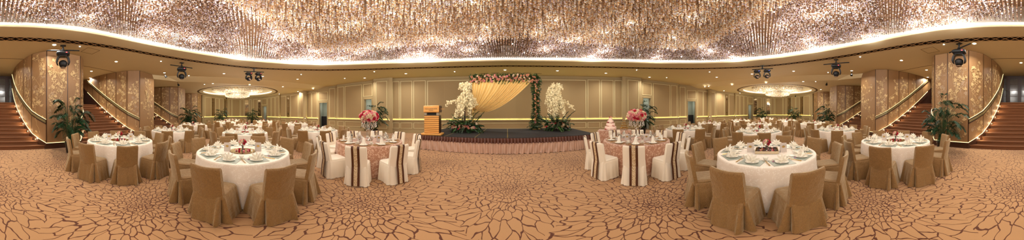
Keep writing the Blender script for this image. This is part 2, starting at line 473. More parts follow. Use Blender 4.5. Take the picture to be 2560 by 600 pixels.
def opening(wall, A, B, ztop, dh):
    A3 = Vector((*A, 0)); B3 = Vector((*B, 0)); L = (B3-A3).length; t = (B3-A3)/L
    n = Vector((t.y, -t.x, 0))
    if n.dot(-(A3+B3)/2) < 0: n = -n
    def P(u, z, d): q = A3 + t*u + n*d; return (q.x, q.y, z)
    slab(wall.w, P, 0, L, dh, 4.55, -0.25, 0); slab(wall.w, P, 0, 0.1, 0, dh, -0.25, 0); slab(wall.w, P, L-0.1, L, 0, dh, -0.25, 0)
    slab(wall.pn, P, 0.1, L-0.1, dh+0.2, ztop-0.28, 0, 0.008); frame(wall.md, P, 0.08, L-0.08, dh+0.18, ztop-0.26, 0.045)
    doorn[0] += 1
    d = MB()
    for u0, u1, z0, z1 in ((0.1, 0.16, 0, dh), (L-0.16, L-0.1, 0, dh), (0.1, L-0.1, dh-0.06, dh)): slab(d, P, u0, u1, z0, z1, -0.3, 0.03)
    o = d.build('door_%d' % doorn[0], M['wall']); tag(o, kind='structure')
    c = MB(); W = 0.2
    slab(c, P, -W, L+W, 0, dh+0.2, -2.6, -2.5); slab(c, P, -W-0.1, -W, 0, dh+0.2, -2.6, -0.26); slab(c, P, L+W, L+W+0.1, 0, dh+0.2, -2.6, -0.26)
    slab(c, P, -W, L+W, dh+0.1, dh+0.2, -2.6, -0.26)
    c.build('corridor_wall', M['corridor'], o)
    lf = MB(); slab(lf, P, L-0.75, L-0.16, 0.02, 1.25, -0.75, -0.7); lf.build('door_leaf', M['blackm'], o)
    q = P(L/2, dh-0.4, -1.4); point_light(q, 9, 0.15, (0.97, 1, 0.93))
# az, r tables for one side; mirrored for the other
def both(side):
    def p(a, r): return pol(R(a)*side, r)
    W = Wall('wall_left' if side < 0 else 'wall_right')
    W.seg(p(41.5, 13.15), p(41.5, 12.75), ZC, led=False)
    W.seg(p(41.5, 12.75), p(47.1, 13.3), ZC, [(0.14, 0.82, 'p')])
    W.seg(p(47.1, 13.3), p(47.15, 13.8), ZC, led=False)
    opening(W, p(47.15, 13.8), p(50.9, 14.4), ZC, 2.85)
    W.seg(p(50.9, 14.4), p(60, 16.0), ZC, [(0.03, 0.66, 'p'), (0.70, 0.95, 'p')])
    W.seg(p(60, 16.0), p(60.2, 16.5), ZC, led=False)
    W.seg(p(60.2, 16.5), p(62.9, 16.95), ZC, [(0.15, 0.85, 'p')])
    opening(W, p(62.9, 16.95), p(66.6, 17.3), ZW, 2.75)
    W.seg(p(66.6, 17.3), p(70.9, 18.5), ZW, [(0.05, 0.47, 'p'), (0.52, 0.95, 'p')])
    W.seg(p(70.9, 18.5), p(71.0, 18.1), ZW, led=False)
    W.seg(p(71.0, 18.1), p(73.2, 19.0), ZW, [(0.15, 0.85, 'p')])
    W.seg(p(73.2, 19.0), p(73.3, 19.5), ZW, led=False)
    W.seg(p(73.3, 19.5), p(80.1, 22.2), ZW, [(0.03, 0.40, 'p'), (0.46, 0.58, 'm'), (0.64, 0.97, 'p')])
    W.seg(p(80.1, 21.9), p(84.5, 24.3), ZW, [(0.05, 0.3, 'p'), (0.35, 0.62, 'p'), (0.67, 0.95, 'p')])
    opening(W, p(84.5, 24.4), p(86.4, 25.6), ZW, 2.7)
    ring = [(86.4, 25.7), (90, 26.4), (94, 26.6), (98, 25.8), (102.8, 24.3), (107.3, 22.3)]
    feats = [(86.6, 87.7, 'm'), (87.9, 89.2, 'p'), (89.4, 90.7, 'p'), (91.0, 92.3, 'm'), (92.6, 93.8, 'p'), (94.15, 96.8, 'p'), (97.0, 97.9, 'p'),
             (98.6, 99.7, 'm'), (100.0, 101.3, 'p'), (101.5, 102.7, 'p'), (103.0, 104.0, 'm'), (104.3, 106.3, 'p')]
    for (a0, r0), (a1, r1) in zip(ring, ring[1:]):
        it = [((x0-a0)/(a1-a0), (x1-a0)/(a1-a0), k) for x0, x1, k in feats if a0 <= (x0+x1)/2 < a1]
        it = [(max(0.01, x), min(0.99, y), k) for x, y, k in it]
        W.seg(p(a0, r0), p(a1, r1), ZW, it)
    W.seg(p(107.3, 22.3), p(107.6, 23.5), ZW, led=False)
    W.done()
both(-1); both(1)
W = Wall('wall_front')
def sr(a): return 12.3 + 0.85*(a/41.5)**2
cuts = [(-41.5, [(-39.6, -37.6), ]), (-33.0, None)]
edges = [-41.5, -37.7, -33.1, -28.3]
pts = [(-41.5, [(0.25, 0.9, 'p')]), (-37.8, [(0.06, 0.92, 'p')]), (-33.2, [(0.05, 0.92, 'p')]), (-28.4, [(0.0, 0.995, 'half')])]
def stage_wall():
    A = [-41.5, -37.8, -33.2, -28.4]; B = [27.9, 32.7, 37.5, 41.5]
    def pp(a): return pol(R(a), sr(a))
    W.seg(pp(A[0]), pp(A[1]), ZC, [(0.3, 0.95, 'p')]); W.seg(pp(A[1]), pp(A[2]), ZC, [(0.05, 0.93, 'p')]); W.seg(pp(A[2]), pp(A[3]), ZC, [(0.05, 0.93, 'p')])
    N = 9
    for i in range(N):
        a0 = lerp(A[3], B[0], i/N); a1 = lerp(A[3], B[0], (i+1)/N)
        P, L = W.seg(pp(a0), pp(a1), ZC)
        e0 = 0.06 if i == 0 else 0; e1 = 0.06 if i == N-1 else 0
        slab(W.pn, P, e0, L-e1, 1.14, 4.08, 0, 0.008); slab(W.pn, P, e0, L-e1, 0.37, 0.79, 0, 0.008)
        for z0, z1 in ((1.12, 1.165), (4.06, 4.105), (0.35, 0.39), (0.77, 0.81)): slab(W.md, P, e0, L-e1, z0, z1, 0, 0.03)
        if i: slab(W.w, P, -0.008, 0.008, 1.17, 4.05, 0.008, 0.013)
        if i == 0: slab(W.md, P, 0.06, 0.105, 1.12, 4.1, 0, 0.03); slab(W.md, P, 0.06, 0.105, 0.35, 0.81, 0, 0.03)
        if i == N-1: slab(W.md, P, L-0.105, L-0.06, 1.12, 4.1, 0, 0.03); slab(W.md, P, L-0.105, L-0.06, 0.35, 0.81, 0, 0.03)
    W.seg(pp(B[0]), pp(B[1]), ZC, [(0.07, 0.95, 'p')]); W.seg(pp(B[1]), pp(B[2]), ZC, [(0.07, 0.95, 'p')]); W.seg(pp(B[2]), pp(B[3]), ZC, [(0.05, 0.7, 'p')])
stage_wall(); W.done()

# ================================================================ ceiling
OPEN = [(0, 8.6), (30, 8.85), (60, 9.25), (75, 9.1), (90, 8.55), (105, 7.65), (120, 6.72), (135, 5.85), (150, 5.2), (165, 4.92), (180, 4.85)]
TRACK = [(0, 9.57), (30, 9.9), (60, 10.35), (75, 10.25), (90, 9.8), (105, 8.85), (120, 7.8), (135, 6.8), (150, 6.15), (165, 5.87), (180, 5.78)]
def r_open(a): return smooth_tab(OPEN, adeg(a))
def r_track(a): return smooth_tab(TRACK, adeg(a))
WINGEDGE = [(62, 17.8), (65.5, 16.6), (74, 15.0), (81.5, 13.95), (92.5, 13.05), (108, 12.3), (122, 12.2), (128, 11.6), (131, 11.0), (134, 10.9)]
def r_outer(a):
    d = adeg(a)
    if d <= 62: return 18
    if d <= 134: return interp(WINGEDGE, d) + 0.25
    return 15.5 if d < 150 else 14
N = 288
inner = [pol(2*PI*i/N, r_open(2*PI*i/N)) for i in range(N)]
outer = [pol(2*PI*i/N, r_outer(2*PI*i/N)) for i in range(N)]
cm = MB()
cm.grid([[(x, y, ZC) for x, y in inner], [(x, y, ZC) for x, y in outer], [(x, y, ZC+0.12) for x, y in outer]], closed=True)
# rounded lip and cove upstand
lip = lambda o, z: [(*pol(2*PI*i/N, r_open(2*PI*i/N)+o), z) for i in range(N)]
cm.grid([lip(0, ZC), lip(-0.03, ZC+0.01), lip(-0.04, ZC+0.04), lip(-0.03, ZC+0.07), lip(0.0, ZC+0.08)], closed=True)
oc = tag(cm.build('ceiling', M['ceiling']), kind='structure')
cv = MB(); cv.grid([lip(0.0, ZC+0.075), lip(0.16, ZC+0.11), lip(0.17, ZC+0.30)], closed=True)
cv.build('cove_light', M['cove'], oc)
up = MB(); up.poly(lip(0.17, ZC+1.0)); up.build('recess', M['plate_above'], oc)
up = MB(); up.grid([lip(0.17, ZC+0.30), lip(0.17, ZC+1.0)], closed=True); up.build('upstand', M['whiteplaster'], oc)
def uvring(mb_pts_in, mb_pts_out, per, name, mat, parent):
    n = len(mb_pts_in); L = 0; acc = [0]
    for i in range(n):
        a = Vector(mb_pts_in[i]); b = Vector(mb_pts_in[(i+1) % n]); L += (b-a).length; acc.append(L)
    k = 2*max(1, round(L/per/2)); sc = k/L
    mb = MB(); mb.grid([mb_pts_in+[mb_pts_in[0]], mb_pts_out+[mb_pts_out[0]]])
    me = mb.mesh(name, mat); uv = me.uv_layers.new(name='UVMap')
    for p in me.polygons:
        for li in p.loop_indices:
            vi = me.loops[li].vertex_index; j = vi % (n+1)
            uv.data[li].uv = (acc[j]*sc, 0.0 if vi < n+1 else 1.0)
    o = bpy.data.objects.new(name, me); C.objects.link(o)
    if parent: o.parent = parent
    return o
ti = [(*pol(2*PI*i/N, r_track(2*PI*i/N)-0.16), ZC-0.004) for i in range(N)]
to = [(*pol(2*PI*i/N, r_track(2*PI*i/N)+0.16), ZC-0.004) for i in range(N)]
uvring(ti, to, 0.34, 'lattice_vent', M['lattice'], oc)
for k in range(6):
    t = MB(); t.box((-1.6+0.75*k, 11.35, ZC-0.002), (0.55, 0.10, 0.006)); tag(t.build('trim_%d' % (10+k), M['blackm']), kind='structure')
# dropped ceilings of the two wings, each with a round recess
def ray_poly(c, a, poly):
    dx, dy = math.cos(a), math.sin(a); best = None
    for i in range(len(poly)):
        (x0, y0), (x1, y1) = poly[i], poly[(i+1) % len(poly)]
        ex, ey = x1-x0, y1-y0; den = dx*ey-dy*ex
        if abs(den) < 1e-9: continue
        t = ((x0-c[0])*ey-(y0-c[1])*ex)/den; u = ((x0-c[0])*dy-(y0-c[1])*dx)/den
        if t > 0 and -1e-6 <= u <= 1+1e-6 and (best is None or t > best): best = t
    return (c[0]+dx*best, c[1]+dy*best)
CHC = {}
for side, nm in ((-1, 'ceiling_left'), (1, 'ceiling_right')):
    cc = pol(R(-94.9), 19.3); cc = (cc[0], cc[1]) if side < 0 else (-cc[0], cc[1]); 
    CHC[side] = cc
    edge = [pol(R(a), r) for a, r in WINGEDGE]
    poly = edge + [(7.5, -8.6), (8.4, -13), (34, -13), (34, 9), (pol(R(58), 19.5))]
    poly = [(x*side, y) for x, y in poly]
    n = 240; RC = 4.05
    c_in = [(cc[0]+RC*math.cos(2*PI*i/n), cc[1]+RC*math.sin(2*PI*i/n)) for i in range(n)]
    c_out = [ray_poly(cc, 2*PI*i/n, poly) for i in range(n)]
    mb = MB()
    c_mid = []
    for (x, y) in c_out:
        L = math.hypot(x-cc[0], y-cc[1]); k = max(RC+0.3, L-1.1)/L; c_mid.append((cc[0]+(x-cc[0])*k, cc[1]+(y-cc[1])*k))
    mb.grid([[(x, y, ZW+0.08) for x, y in c_in], [(x, y, ZW) for x, y in c_in], [(x, y, ZW) for x, y in c_mid], [(x, y, ZC-0.01) for x, y in c_out], [(x, y, ZC+0.1) for x, y in c_out]], closed=True)
    o = tag(mb.build(nm, M['ceiling']), kind='structure')
    rg = lambda r, z: [(cc[0]+r*math.cos(2*PI*i/n), cc[1]+r*math.sin(2*PI*i/n), z) for i in range(n)]
    b = MB(); b.grid([rg(RC, ZW+0.08), rg(RC+0.12, ZW+0.12), rg(RC+0.12, ZW+0.24)], closed=True); b.build('cove_light', M['cove'], o)
    b = MB(); b.grid([rg(RC+0.12, ZW+0.24), rg(RC+0.1, ZW+0.5)], closed=True); b.poly(rg(RC+0.1, ZW+0.5)); b.build('recess', M['ceiling'], o)
    uvring(rg(4.5, ZW-0.004), rg(4.75, ZW-0.004), 0.25, 'lattice_vent', M['lattice'], o)

# ================================================================ stair towers and stairs
FY = -6.7
DX = [(0, 0), (0.12, 0.12), (0.28, 0.27), (0.56, 0.48), (1.0, 0.64), (1.4, 0.75), (2.27, 0.93), (3.3, 1.0), (5.5, 1.0)]
def dxf(b): return interp(DX, b)
BS = [5.5, 4.6, 3.9, 3.3, 2.8, 2.4, 2.0, 1.7, 1.4, 1.2, 1.0, 0.78, 0.56, 0.42, 0.28, 0.2, 0.12, 0.05, 0.0]
HW = 0.83; SLOPE = 0.655
def ledz(b): return 0.27 + SLOPE*max(0, b)
def flank(xc, sgn, bs=BS): return [(xc+sgn*(HW+dxf(b)), FY-b, b) for b in bs]
class Path:
    def __init__(s, pts):
        s.p = pts; s.s = [0]
        for a, b in zip(pts, pts[1:]): s.s.append(s.s[-1]+math.hypot(b[0]-a[0], b[1]-a[1]))
        s.L = s.s[-1]
    def at(s, q, off=0.0):
        q = min(max(q, 0), s.L)
        for i in range(len(s.p)-1):
            if q <= s.s[i+1]+1e-9:
                d = s.s[i+1]-s.s[i]; t = (q-s.s[i])/d if d > 0 else 0
                a, b = s.p[i], s.p[i+1]
                x, y, bb = lerp(a[0], b[0], t), lerp(a[1], b[1], t), lerp(a[2], b[2], t)
                nx, ny = (b[1]-a[1])/d, -(b[0]-a[0])/d
                return x+nx*off*s.sg, y+ny*off*s.sg, bb
def blossoms(W_, Hh, rnd):
    """leafy branches with flowers as flat polygons in (u, z)"""
    out = []; tone = [1]
    def leaf(x, y, a, l, w_):
        ca, sa = math.cos(a), math.sin(a)
        out.append(([(x+ca*t*l-sa*s_*w_, y+sa*t*l+ca*s_*w_) for t, s_ in ((0, 0), (.35, .5), (.75, .35), (1, 0), (.75, -.35), (.35, -.5))], tone[0]))
    def flower(x, y, r):
        a0 = rnd.random()*6
        for k in range(5): leaf(x+0.15*r*math.cos(a0+k*1.256), y+0.15*r*math.sin(a0+k*1.256), a0+k*1.256, r, r*0.7)
    def branch(x, y, a, n, step, depth):
        for i in range(n):
            a += rnd.uniform(-0.5, 0.5)
            if depth == 0: a = lerp(a, PI/2, 0.15)
            nx, ny = x+math.cos(a)*step, y+math.sin(a)*step
            px, py = -math.sin(a)*0.0045, math.cos(a)*0.0045
            out.append(([(x-px, y-py), (nx-px, ny-py), (nx+px, ny+py), (x+px, y+py)], tone[0]))
            x, y = nx, ny
            if x < 0.10: a = 0.7
            if x > W_-0.10: a = 2.4
            if depth == 0 and rnd.random() < 0.62: branch(x, y, a+rnd.choice((-1, 1))*rnd.uniform(0.6, 1.3), rnd.randint(3, 5), step*0.62, 1)
            if depth >= 1:
                for s_ in (-1, 1):
                    if rnd.random() < 0.62:
                        la = a+s_*rnd.uniform(.7, 1.1); leaf(x+0.028*math.cos(la), y+0.028*math.sin(la), la, rnd.uniform(.055, .095), .034)
        if depth >= 1: flower(x, y, rnd.uniform(0.05, 0.075))
    k = 3 if W_ > 1.4 else 2 if W_ > 0.75 else 1
    tone[0] = 2; branch(W_*rnd.uniform(.2, .8), Hh*rnd.uniform(0, .4), PI/2, int(Hh/0.4), 0.17, 0)
    tone[0] = 1
    for j in range(k): branch(W_*(rnd.uniform(.25, .75) if k == 1 else (0.3, 0.75, 0.55)[j] if k < 3 else (0.2, 0.8, 0.5)[j]), 0.0 if j == 0 else Hh*0.35, PI/2, int(Hh/0.16*(1 if j == 0 else 0.5)), 0.16, 0)
    return [p for p in out if all(0.02 < q[0] < W_-0.02 and 0.05 < q[1] < Hh-0.05 for q in p[0])]
def tower(xc, seed, fsplit, label_seed=None, lights=True):
    rnd = random.Random(seed)
    zt = ZC+0.02
    L = flank(xc, -1); Rr = [(x, y, b) for x, y, b in reversed(flank(xc, 1))]
    path = L + Rr; P = Path(path); P.sg = -1
    # outward normal check: front faces +y
    x0, y0, _ = P.at(P.L/2, 0.0); x1, y1, _ = P.at(P.L/2, 0.1)
    if y1 < y0: P.sg = 1
    body = MB(); body.grid([[(x, y, 0) for x, y, b in path], [(x, y, zt) for x, y, b in path]])
    body.poly([(x, y, zt) for x, y, b in path])
    o = tag(body.build('wall_back', M['darkwood']), kind='structure')
    sF0 = P.s[len(L)-1]; sF1 = P.s[len(L)]
    cutsL = []
    q = sF0
    while q > 0.4: cutsL.append(q); q -= 0.82
    cutsL.append(0)
    fr = [sF0] + ([lerp(sF0, sF1, fsplit)] if fsplit else []) + [sF1]
    cutsR = [P.L-(c-0) for c in cutsL]
    spans = [(b, a) for a, b in zip(cutsL, cutsL[1:])] + list(zip(fr, fr[1:])) + list(zip(cutsR, cutsR[1:]))
    for (a, b) in spans:
        a += 0.018; b -= 0.018
        if b-a < 0.1: continue
        n = max(2, int((b-a)/0.07)); qs = [lerp(a, b, i/n) for i in range(n+1)]
        pn = MB()
        lo = []; hi = []
        for q in qs:
            x, y, bb = P.at(q, 0.012)
            front = sF0-1e-3 <= q <= sF1+1e-3
            lo.append((x, y, 0.27 if front else min(4.2, ledz(bb)))); hi.append((x, y, zt-0.03))
        pn.grid([lo, hi], 0)
        bb0 = max(P.at(a)[2], P.at(b)[2]); front = sF0-1e-3 <= (a+b)/2 <= sF1+1e-3
        zb = 0.27 if front else ledz(bb0)
        if bb0 < 3.6:
            for kk, (pg, bm) in enumerate(blossoms(b-a, zt-0.03-0.3, rnd)):
                if min(z for u, z in pg)+0.3 < zb+0.02: continue
                q3 = []
                for u, z in pg:
                    x, y, _ = P.at(a+u, 0.016+0.00006*kk); q3.append((x, y, z+0.3))
                pn.poly(q3, bm)
        pn.build('silk_panel', [M['silk'], M['blossom'], M['blossom2']], o)
    for sgn in (-1, 1):
        FB = [b for b in BS if b <= 4.6]
        fl = flank(xc, sgn, FB); FP = Path(fl); FP.sg = 1
        xa, ya, _ = FP.at(FP.L*0.5, 0); xb, yb, _ = FP.at(FP.L*0.5, 0.1)
        if (xb-xa)*sgn < 0: FP.sg = -1
        def band(mb, o0, o1, zf0, zf1, mi=0):
            r = [[], [], [], []]
            for q in FP.s:
                xi, yi, bb = FP.at(q, o0); xo, yo, _ = FP.at(q, o1)
                r[0].append((xi, yi, zf0(bb))); r[1].append((xo, yo, zf0(bb))); r[2].append((xo, yo, zf1(bb))); r[3].append((xi, yi, zf1(bb)))
            mb.grid(r+[r[0]], mi)
        RZ = lambda b: 1.29+SLOPE*b
        h = MB(); band(h, 0.0, 0.07, lambda b: RZ(b)-0.20, lambda b: RZ(b))
        ho = h.build('handrail', M['darkwood'], o)
        h = MB(); band(h, 0.06, 0.078, lambda b: RZ(b)-0.145, lambda b: RZ(b)-0.05); h.build('rail_inlay', M['champagne'], ho)
        h = MB(); band(h, 0.02, 0.045, lambda b: RZ(b), lambda b: RZ(b)+0.010); h.build('light_strip', M['ledwarm'], ho)
        h = MB(); band(h, 0.0, 0.03, lambda b: max(0, ledz(b)-0.34), lambda b: ledz(b)-0.012); h.build('skirting', M['darkwood'], o)
        h = MB(); band(h, 0.012, 0.034, lambda b: ledz(b)-0.010, lambda b: ledz(b)+0.006); h.build('light_strip', M['ledwarm'], o)
    pl = MB()
    pl.box((xc, FY+0.02, 0.125), (2*HW+0.06, 0.05, 0.25)); pl.build('skirting', M['darkwood'], o)
    pl = MB(); pl.box((xc, FY+0.025, 0.262), (2*HW+0.05, 0.02, 0.018)); pl.build('light_strip', M['ledwarm'], o)
TX = [3.0, 9.0, 14.7, 20.2]
for i, x in enumerate(TX):
    tower(-x, 11+i, (0.40 if i == 0 else None)); tower(x, 31+i, (0.60 if i == 0 else None))
NST = 14; RISE = 0.157; TREAD = 0.25; SY = -6.74
step_light_me = None
def stairs(xa, xb, label, glow):
    root = thing('staircase', label, 'stairs', ((xa+xb)/2, SY, 0), group=None)
    global step_light_me
    if step_light_me is None:
        s = MB(); s.lathe([(0.0, -0.02), (0.035, -0.018), (0.035, 0.0), (0.0, 0.012)], n=12, cap=False); step_light_me = s.mesh('step_light', M['ledwarm'])
    xc = (xa+xb)/2
    for i in range(NST):
        y = SY-TREAD*i; b = FY-y if FY-y > 0 else 0.0
        bx = min(b+0.0, 5)
        x0 = xa+HW+dxf(max(0, bx)) - 0.02; x1 = xb-HW-dxf(max(0, bx)) + 0.02
        if i == 0: x0 -= 0.06; x1 += 0.06
        z1 = RISE*(i+1); dep = TREAD+0.02 if i < NST-1 else 2.5
        st = MB(); yf = y-SY
        # bullnosed tread and riser as one profile
        prof = [(yf, z1-RISE), (yf, z1-0.045), (yf+0.022, z1-0.035), (yf+0.026, z1-0.015), (yf+0.015, z1), (yf-dep, z1), (yf-dep, z1-RISE)]
        st.grid([[(x-xc, p[0], p[1]) for p in prof] for x in (x0, x1)], closed=True)
        st.poly([(x0-xc, *p) for p in prof]); st.poly([(x1-xc, *p) for p in reversed(prof)])
        st.build('step', M['stair'], root)
        if i % 2 == 1 and i < 12:
            bl = b+0.10
            for sg, xt in ((1, xa), (-1, xb)):
                xl = xt+sg*(HW+dxf(bl)+0.04)
                o = inst(step_light_me, 'step_light', (xl-xc, yf-0.12, z1+0.07), parent=root, rot=(0, sg*PI/2, 0))
                if glow: point_light((xl+sg*0.10, y-0.02, z1+0.10), glow, 0.02, (1, 0.8, 0.5))
stairs(-3.0, 3.0, 'broad central brown carpeted staircase leading up to the dark glass double doors', 4.5)
stairs(-9.0, -3.0, 'brown carpeted staircase behind the left potted palm, nearest of the left flights', 3.5)
stairs(3.0, 9.0, 'brown carpeted staircase behind the right potted palm, nearest of the right flights', 3.5)
stairs(-14.7, -9.0, 'brown carpeted staircase between second and third flowered left piers', 2)
stairs(9.0, 14.7, 'brown carpeted staircase between second and third flowered right piers', 2)
stairs(-20.2, -14.7, 'farthest brown carpeted staircase at the left end of the room', 0)
stairs(14.7, 20.2, 'farthest brown carpeted staircase at the right end of the room', 0)
# landing, rear wall, doors at the head of the stairs
ld = MB(); ld.box((0, -11.6, 1.1), (44, 1.9, 2.19)); tag(ld.build('floor', M['stair']), kind='structure')
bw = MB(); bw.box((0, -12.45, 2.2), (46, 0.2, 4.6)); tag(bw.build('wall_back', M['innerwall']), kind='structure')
def glassdoor(xc, n):
    d = MB(); z0, z1 = 2.2, 4.38; wl = 0.86; y = -12.33
    for k in range(n):
        x0 = xc+(k-n/2)*wl; 
        d.box((x0+0.07, y, (z0+z1)/2), (0.14, 0.06, z1-z0)); d.box((x0+wl-0.07, y, (z0+z1)/2), (0.14, 0.06, z1-z0))
        d.box((x0+wl/2, y, z1-0.1), (wl-0.28, 0.06, 0.2)); d.box((x0+wl/2, y, z0+0.08), (wl-0.28, 0.06, 0.16))
        for j in range(1, 4):
            zz = z0+0.16+(z1-z0-0.36)*j/4; d.box((x0+wl/2, y, zz), (wl-0.28, 0.05, 0.035))
    doorn[0] += 1
    o = tag(d.build('door_%d' % doorn[0], M['darkwood']), kind='structure')
    g = MB()
    for k in range(n):
        x0 = xc+(k-n/2)*wl; g.box((x0+wl/2, y-0.005, (z0+z1)/2), (wl-0.26, 0.02, z1-z0-0.3))
    g.build('glass_pane', M['pane'], o)
    for k in range(n):
        x0 = xc+(k-n/2)*wl; s = 1 if k % 2 == 0 else -1
        xh = x0+wl-0.09 if s > 0 else x0+0.09
        hd = MB(); hd.tube([(xh-s*0.0, y+0.05, 2.35), (xh-s*0.04, y+0.1, 2.6), (xh, y+0.12, 2.95), (xh, y+0.1, 3.2), (xh, y+0.05, 3.28)], 0.014, 6)
        hd.build('door_handle', M['chrome'], o)
glassdoor(0.0, 4); glassdoor(-6.0, 2); glassdoor(6.0, 2); glassdoor(-11.8, 2); glassdoor(11.8, 2)
tn = 0
for xa, xb in ((-2.2, 2.2), (-8.3, -3.7), (3.7, 8.3)):
    tn += 1
    t = MB(); t.box(((xa+xb)/2, -8.15, ZC-0.004), (xb-xa, 0.035, 0.012)); tag(t.build('trim_%d' % tn, M['darkwood']), kind='structure')
for sx in (-1, 1):
    tn += 1
    x, y = at(225 if sx < 0 else 2325, 7.05); t = MB()
    for (dx, dy, sxx, syy) in ((0, .3, .6, .012), (0, -.3, .6, .012), (.3, 0, .012, .6), (-.3, 0, .012, .6)): t.box((x+dx, y+dy, ZC-0.003), (sxx, syy, 0.006))
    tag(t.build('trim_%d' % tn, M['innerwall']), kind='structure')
for sx in (-1, 1):   # short ends that close the wings
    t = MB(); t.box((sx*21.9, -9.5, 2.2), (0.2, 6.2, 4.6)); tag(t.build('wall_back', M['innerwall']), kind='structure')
def unp(px, py, z):
    a = (px-1280)*0.140625; y0 = 281.5-1.9*math.sin(R(a)); d = (z-H)/math.tan(R((y0-py)*0.140625))
    return at(px, d)
# ================================================================ crystals
def beads(name, P, size, tint, parent=None, squash=1.25, seed=1):
    rs = np.random.RandomState(seed); n = len(P)
    base = np.array([(1, 0, 0), (0, 1, 0), (-1, 0, 0), (0, -1, 0), (0, 0, squash), (0, 0, -squash)], dtype=np.float32)
    ang = rs.rand(n)*PI; c, s_ = np.cos(ang), np.sin(ang)
    sz = (size*(0.8+0.4*rs.rand(n))).astype(np.float32)
    V = np.empty((n, 6, 3), dtype=np.float32)
    V[:, :, 0] = (base[None, :, 0]*c[:, None]-base[None, :, 1]*s_[:, None])*sz[:, None]+P[:, None, 0]
    V[:, :, 1] = (base[None, :, 0]*s_[:, None]+base[None, :, 1]*c[:, None])*sz[:, None]+P[:, None, 1]
    V[:, :, 2] = base[None, :, 2]*sz[:, None]+P[:, None, 2]
    F = np.array([(0, 1, 4), (1, 2, 4), (2, 3, 4), (3, 0, 4), (1, 0, 5), (2, 1, 5), (3, 2, 5), (0, 3, 5)], dtype=np.int32)
    I = (F[None]+(np.arange(n, dtype=np.int32)*6)[:, None, None]).reshape(-1)
    me = bpy.data.meshes.new(name); me.vertices.add(n*6); me.vertices.foreach_set('co', V.reshape(-1))
    nf = n*8; me.loops.add(nf*3); me.loops.foreach_set('vertex_index', I)
    me.polygons.add(nf); me.polygons.foreach_set('loop_start', np.arange(0, nf*3, 3, dtype=np.int32))
    me.update(calc_edges=True)
    at_ = me.color_attributes.new(name='tint', type='FLOAT_COLOR', domain='POINT')
    T = np.ones((n, 6, 4), dtype=np.float32); T[:, :, :3] = tint[:, None, :]
    at_.data.foreach_set('color', T.reshape(-1))
    me.materials.append(M['bead'])
    o = bpy.data.objects.new(name, me); C.objects.link(o)
    if parent is not None: o.parent = parent
    return o
def tints(n, rs, pal, wts):
    pal = np.array([srgb(*c) for c in pal], dtype=np.float32)
    return pal[rs.choice(len(pal), n, p=np.array(wts)/sum(wts))]
rs = np.random.RandomState(3)
INNER = [(0, 5.5), (15, 5.6), (30, 6.0), (45, 6.45), (60, 6.65), (70, 6.35), (76, 5.4), (84, 4.6), (92, 3.8), (110, 2.6), (180, 1.2)]
sp = 0.105
gx = np.arange(-10, 10, sp); gy = np.arange(-6, 10, sp)
P0 = []; 
for i, x in enumerate(gx):
    for j, y in enumerate(gy):
        a = math.atan2(x, y); r = math.hypot(x, y); ro = r_open(a)
        if r > ro-0.07 or r < 2.2: continue
        ri = interp(INNER, adeg(a))
        if r < ri:
            for _ in range(2 if (i+j) % 2 else 1): P0.append((x+rs.uniform(-.06, .06), y+rs.uniform(-.06, .06), 4.20+rs.uniform(-.06, .10), 1))
        else:
            edge = ro-r
            P0.append((x, y, ZC+0.13+0.05*math.exp(-edge/0.4)+0.05*math.sin(x*1.7)*math.cos(y*1.3), 0))
P0 = np.array(P0, dtype=np.float32)
allp = []; allt = []
NB = 9
for k in range(NB):
    q = P0[:, :3].copy(); q[:, 2] += k*0.052; allp.append(q)
    inn = P0[:, 3] > 0.5; t = np.empty((len(q), 3), np.float32)
    t[inn] = tints(inn.sum(), rs, [(255, 222, 178), (222, 172, 120), (255, 250, 240), (160, 112, 70), (250, 236, 250)], [5, 4, 5, 1.6, 1.5])
    t[~inn] = tints((~inn).sum(), rs, [(214, 176, 144), (134, 92, 62), (255, 244, 244), (92, 60, 40), (235, 222, 250)], [4, 4, 4.5, 3, 1.5])
    allt.append(t)
o = beads('crystal_curtain', np.concatenate(allp), 0.021, np.concatenate(allt))
tag(o, 'huge canopy of hanging crystal bead strands filling the curved ceiling opening', 'chandelier', kind='stuff')
bm_ = MB(); bm_.sphere((0, 0, 0), 0.020, 10, 6); bulb_me = bm_.mesh('crystal_lamp', M['bulb'], 180)
cnt = 0
rb = random.Random(5)
BL = []
while cnt < 132:
    a = rb.uniform(-PI, PI); ro = r_open(a); r = rb.uniform(2.6, ro-0.35)
    d = adeg(a)
    x, y = pol(a, r)
    if any(math.hypot(x-u, y-v) < 0.75 for u, v in BL): 
        if rb.random() < 0.97: continue
    ri = interp(INNER, d)
    if r < ri and rb.random() < 0.55: continue
    BL.append((x, y)); cnt += 1
    z = ZC+0.15 if r > ri else 4.15
    o = inst(bulb_me, 'crystal_lamp', (x, y, z)); tag(o, 'small bright lamp glowing among the hanging crystals overhead', 'lamp', 'small lamps among the crystals')
    if cnt % 2 == 0 or r < ri: point_light((x, y, z-0.24), 9 if r < ri else 32, 0.08, (1, 0.96, 0.90))  # inner lights, and most inner lamps, are added to brighten those strands
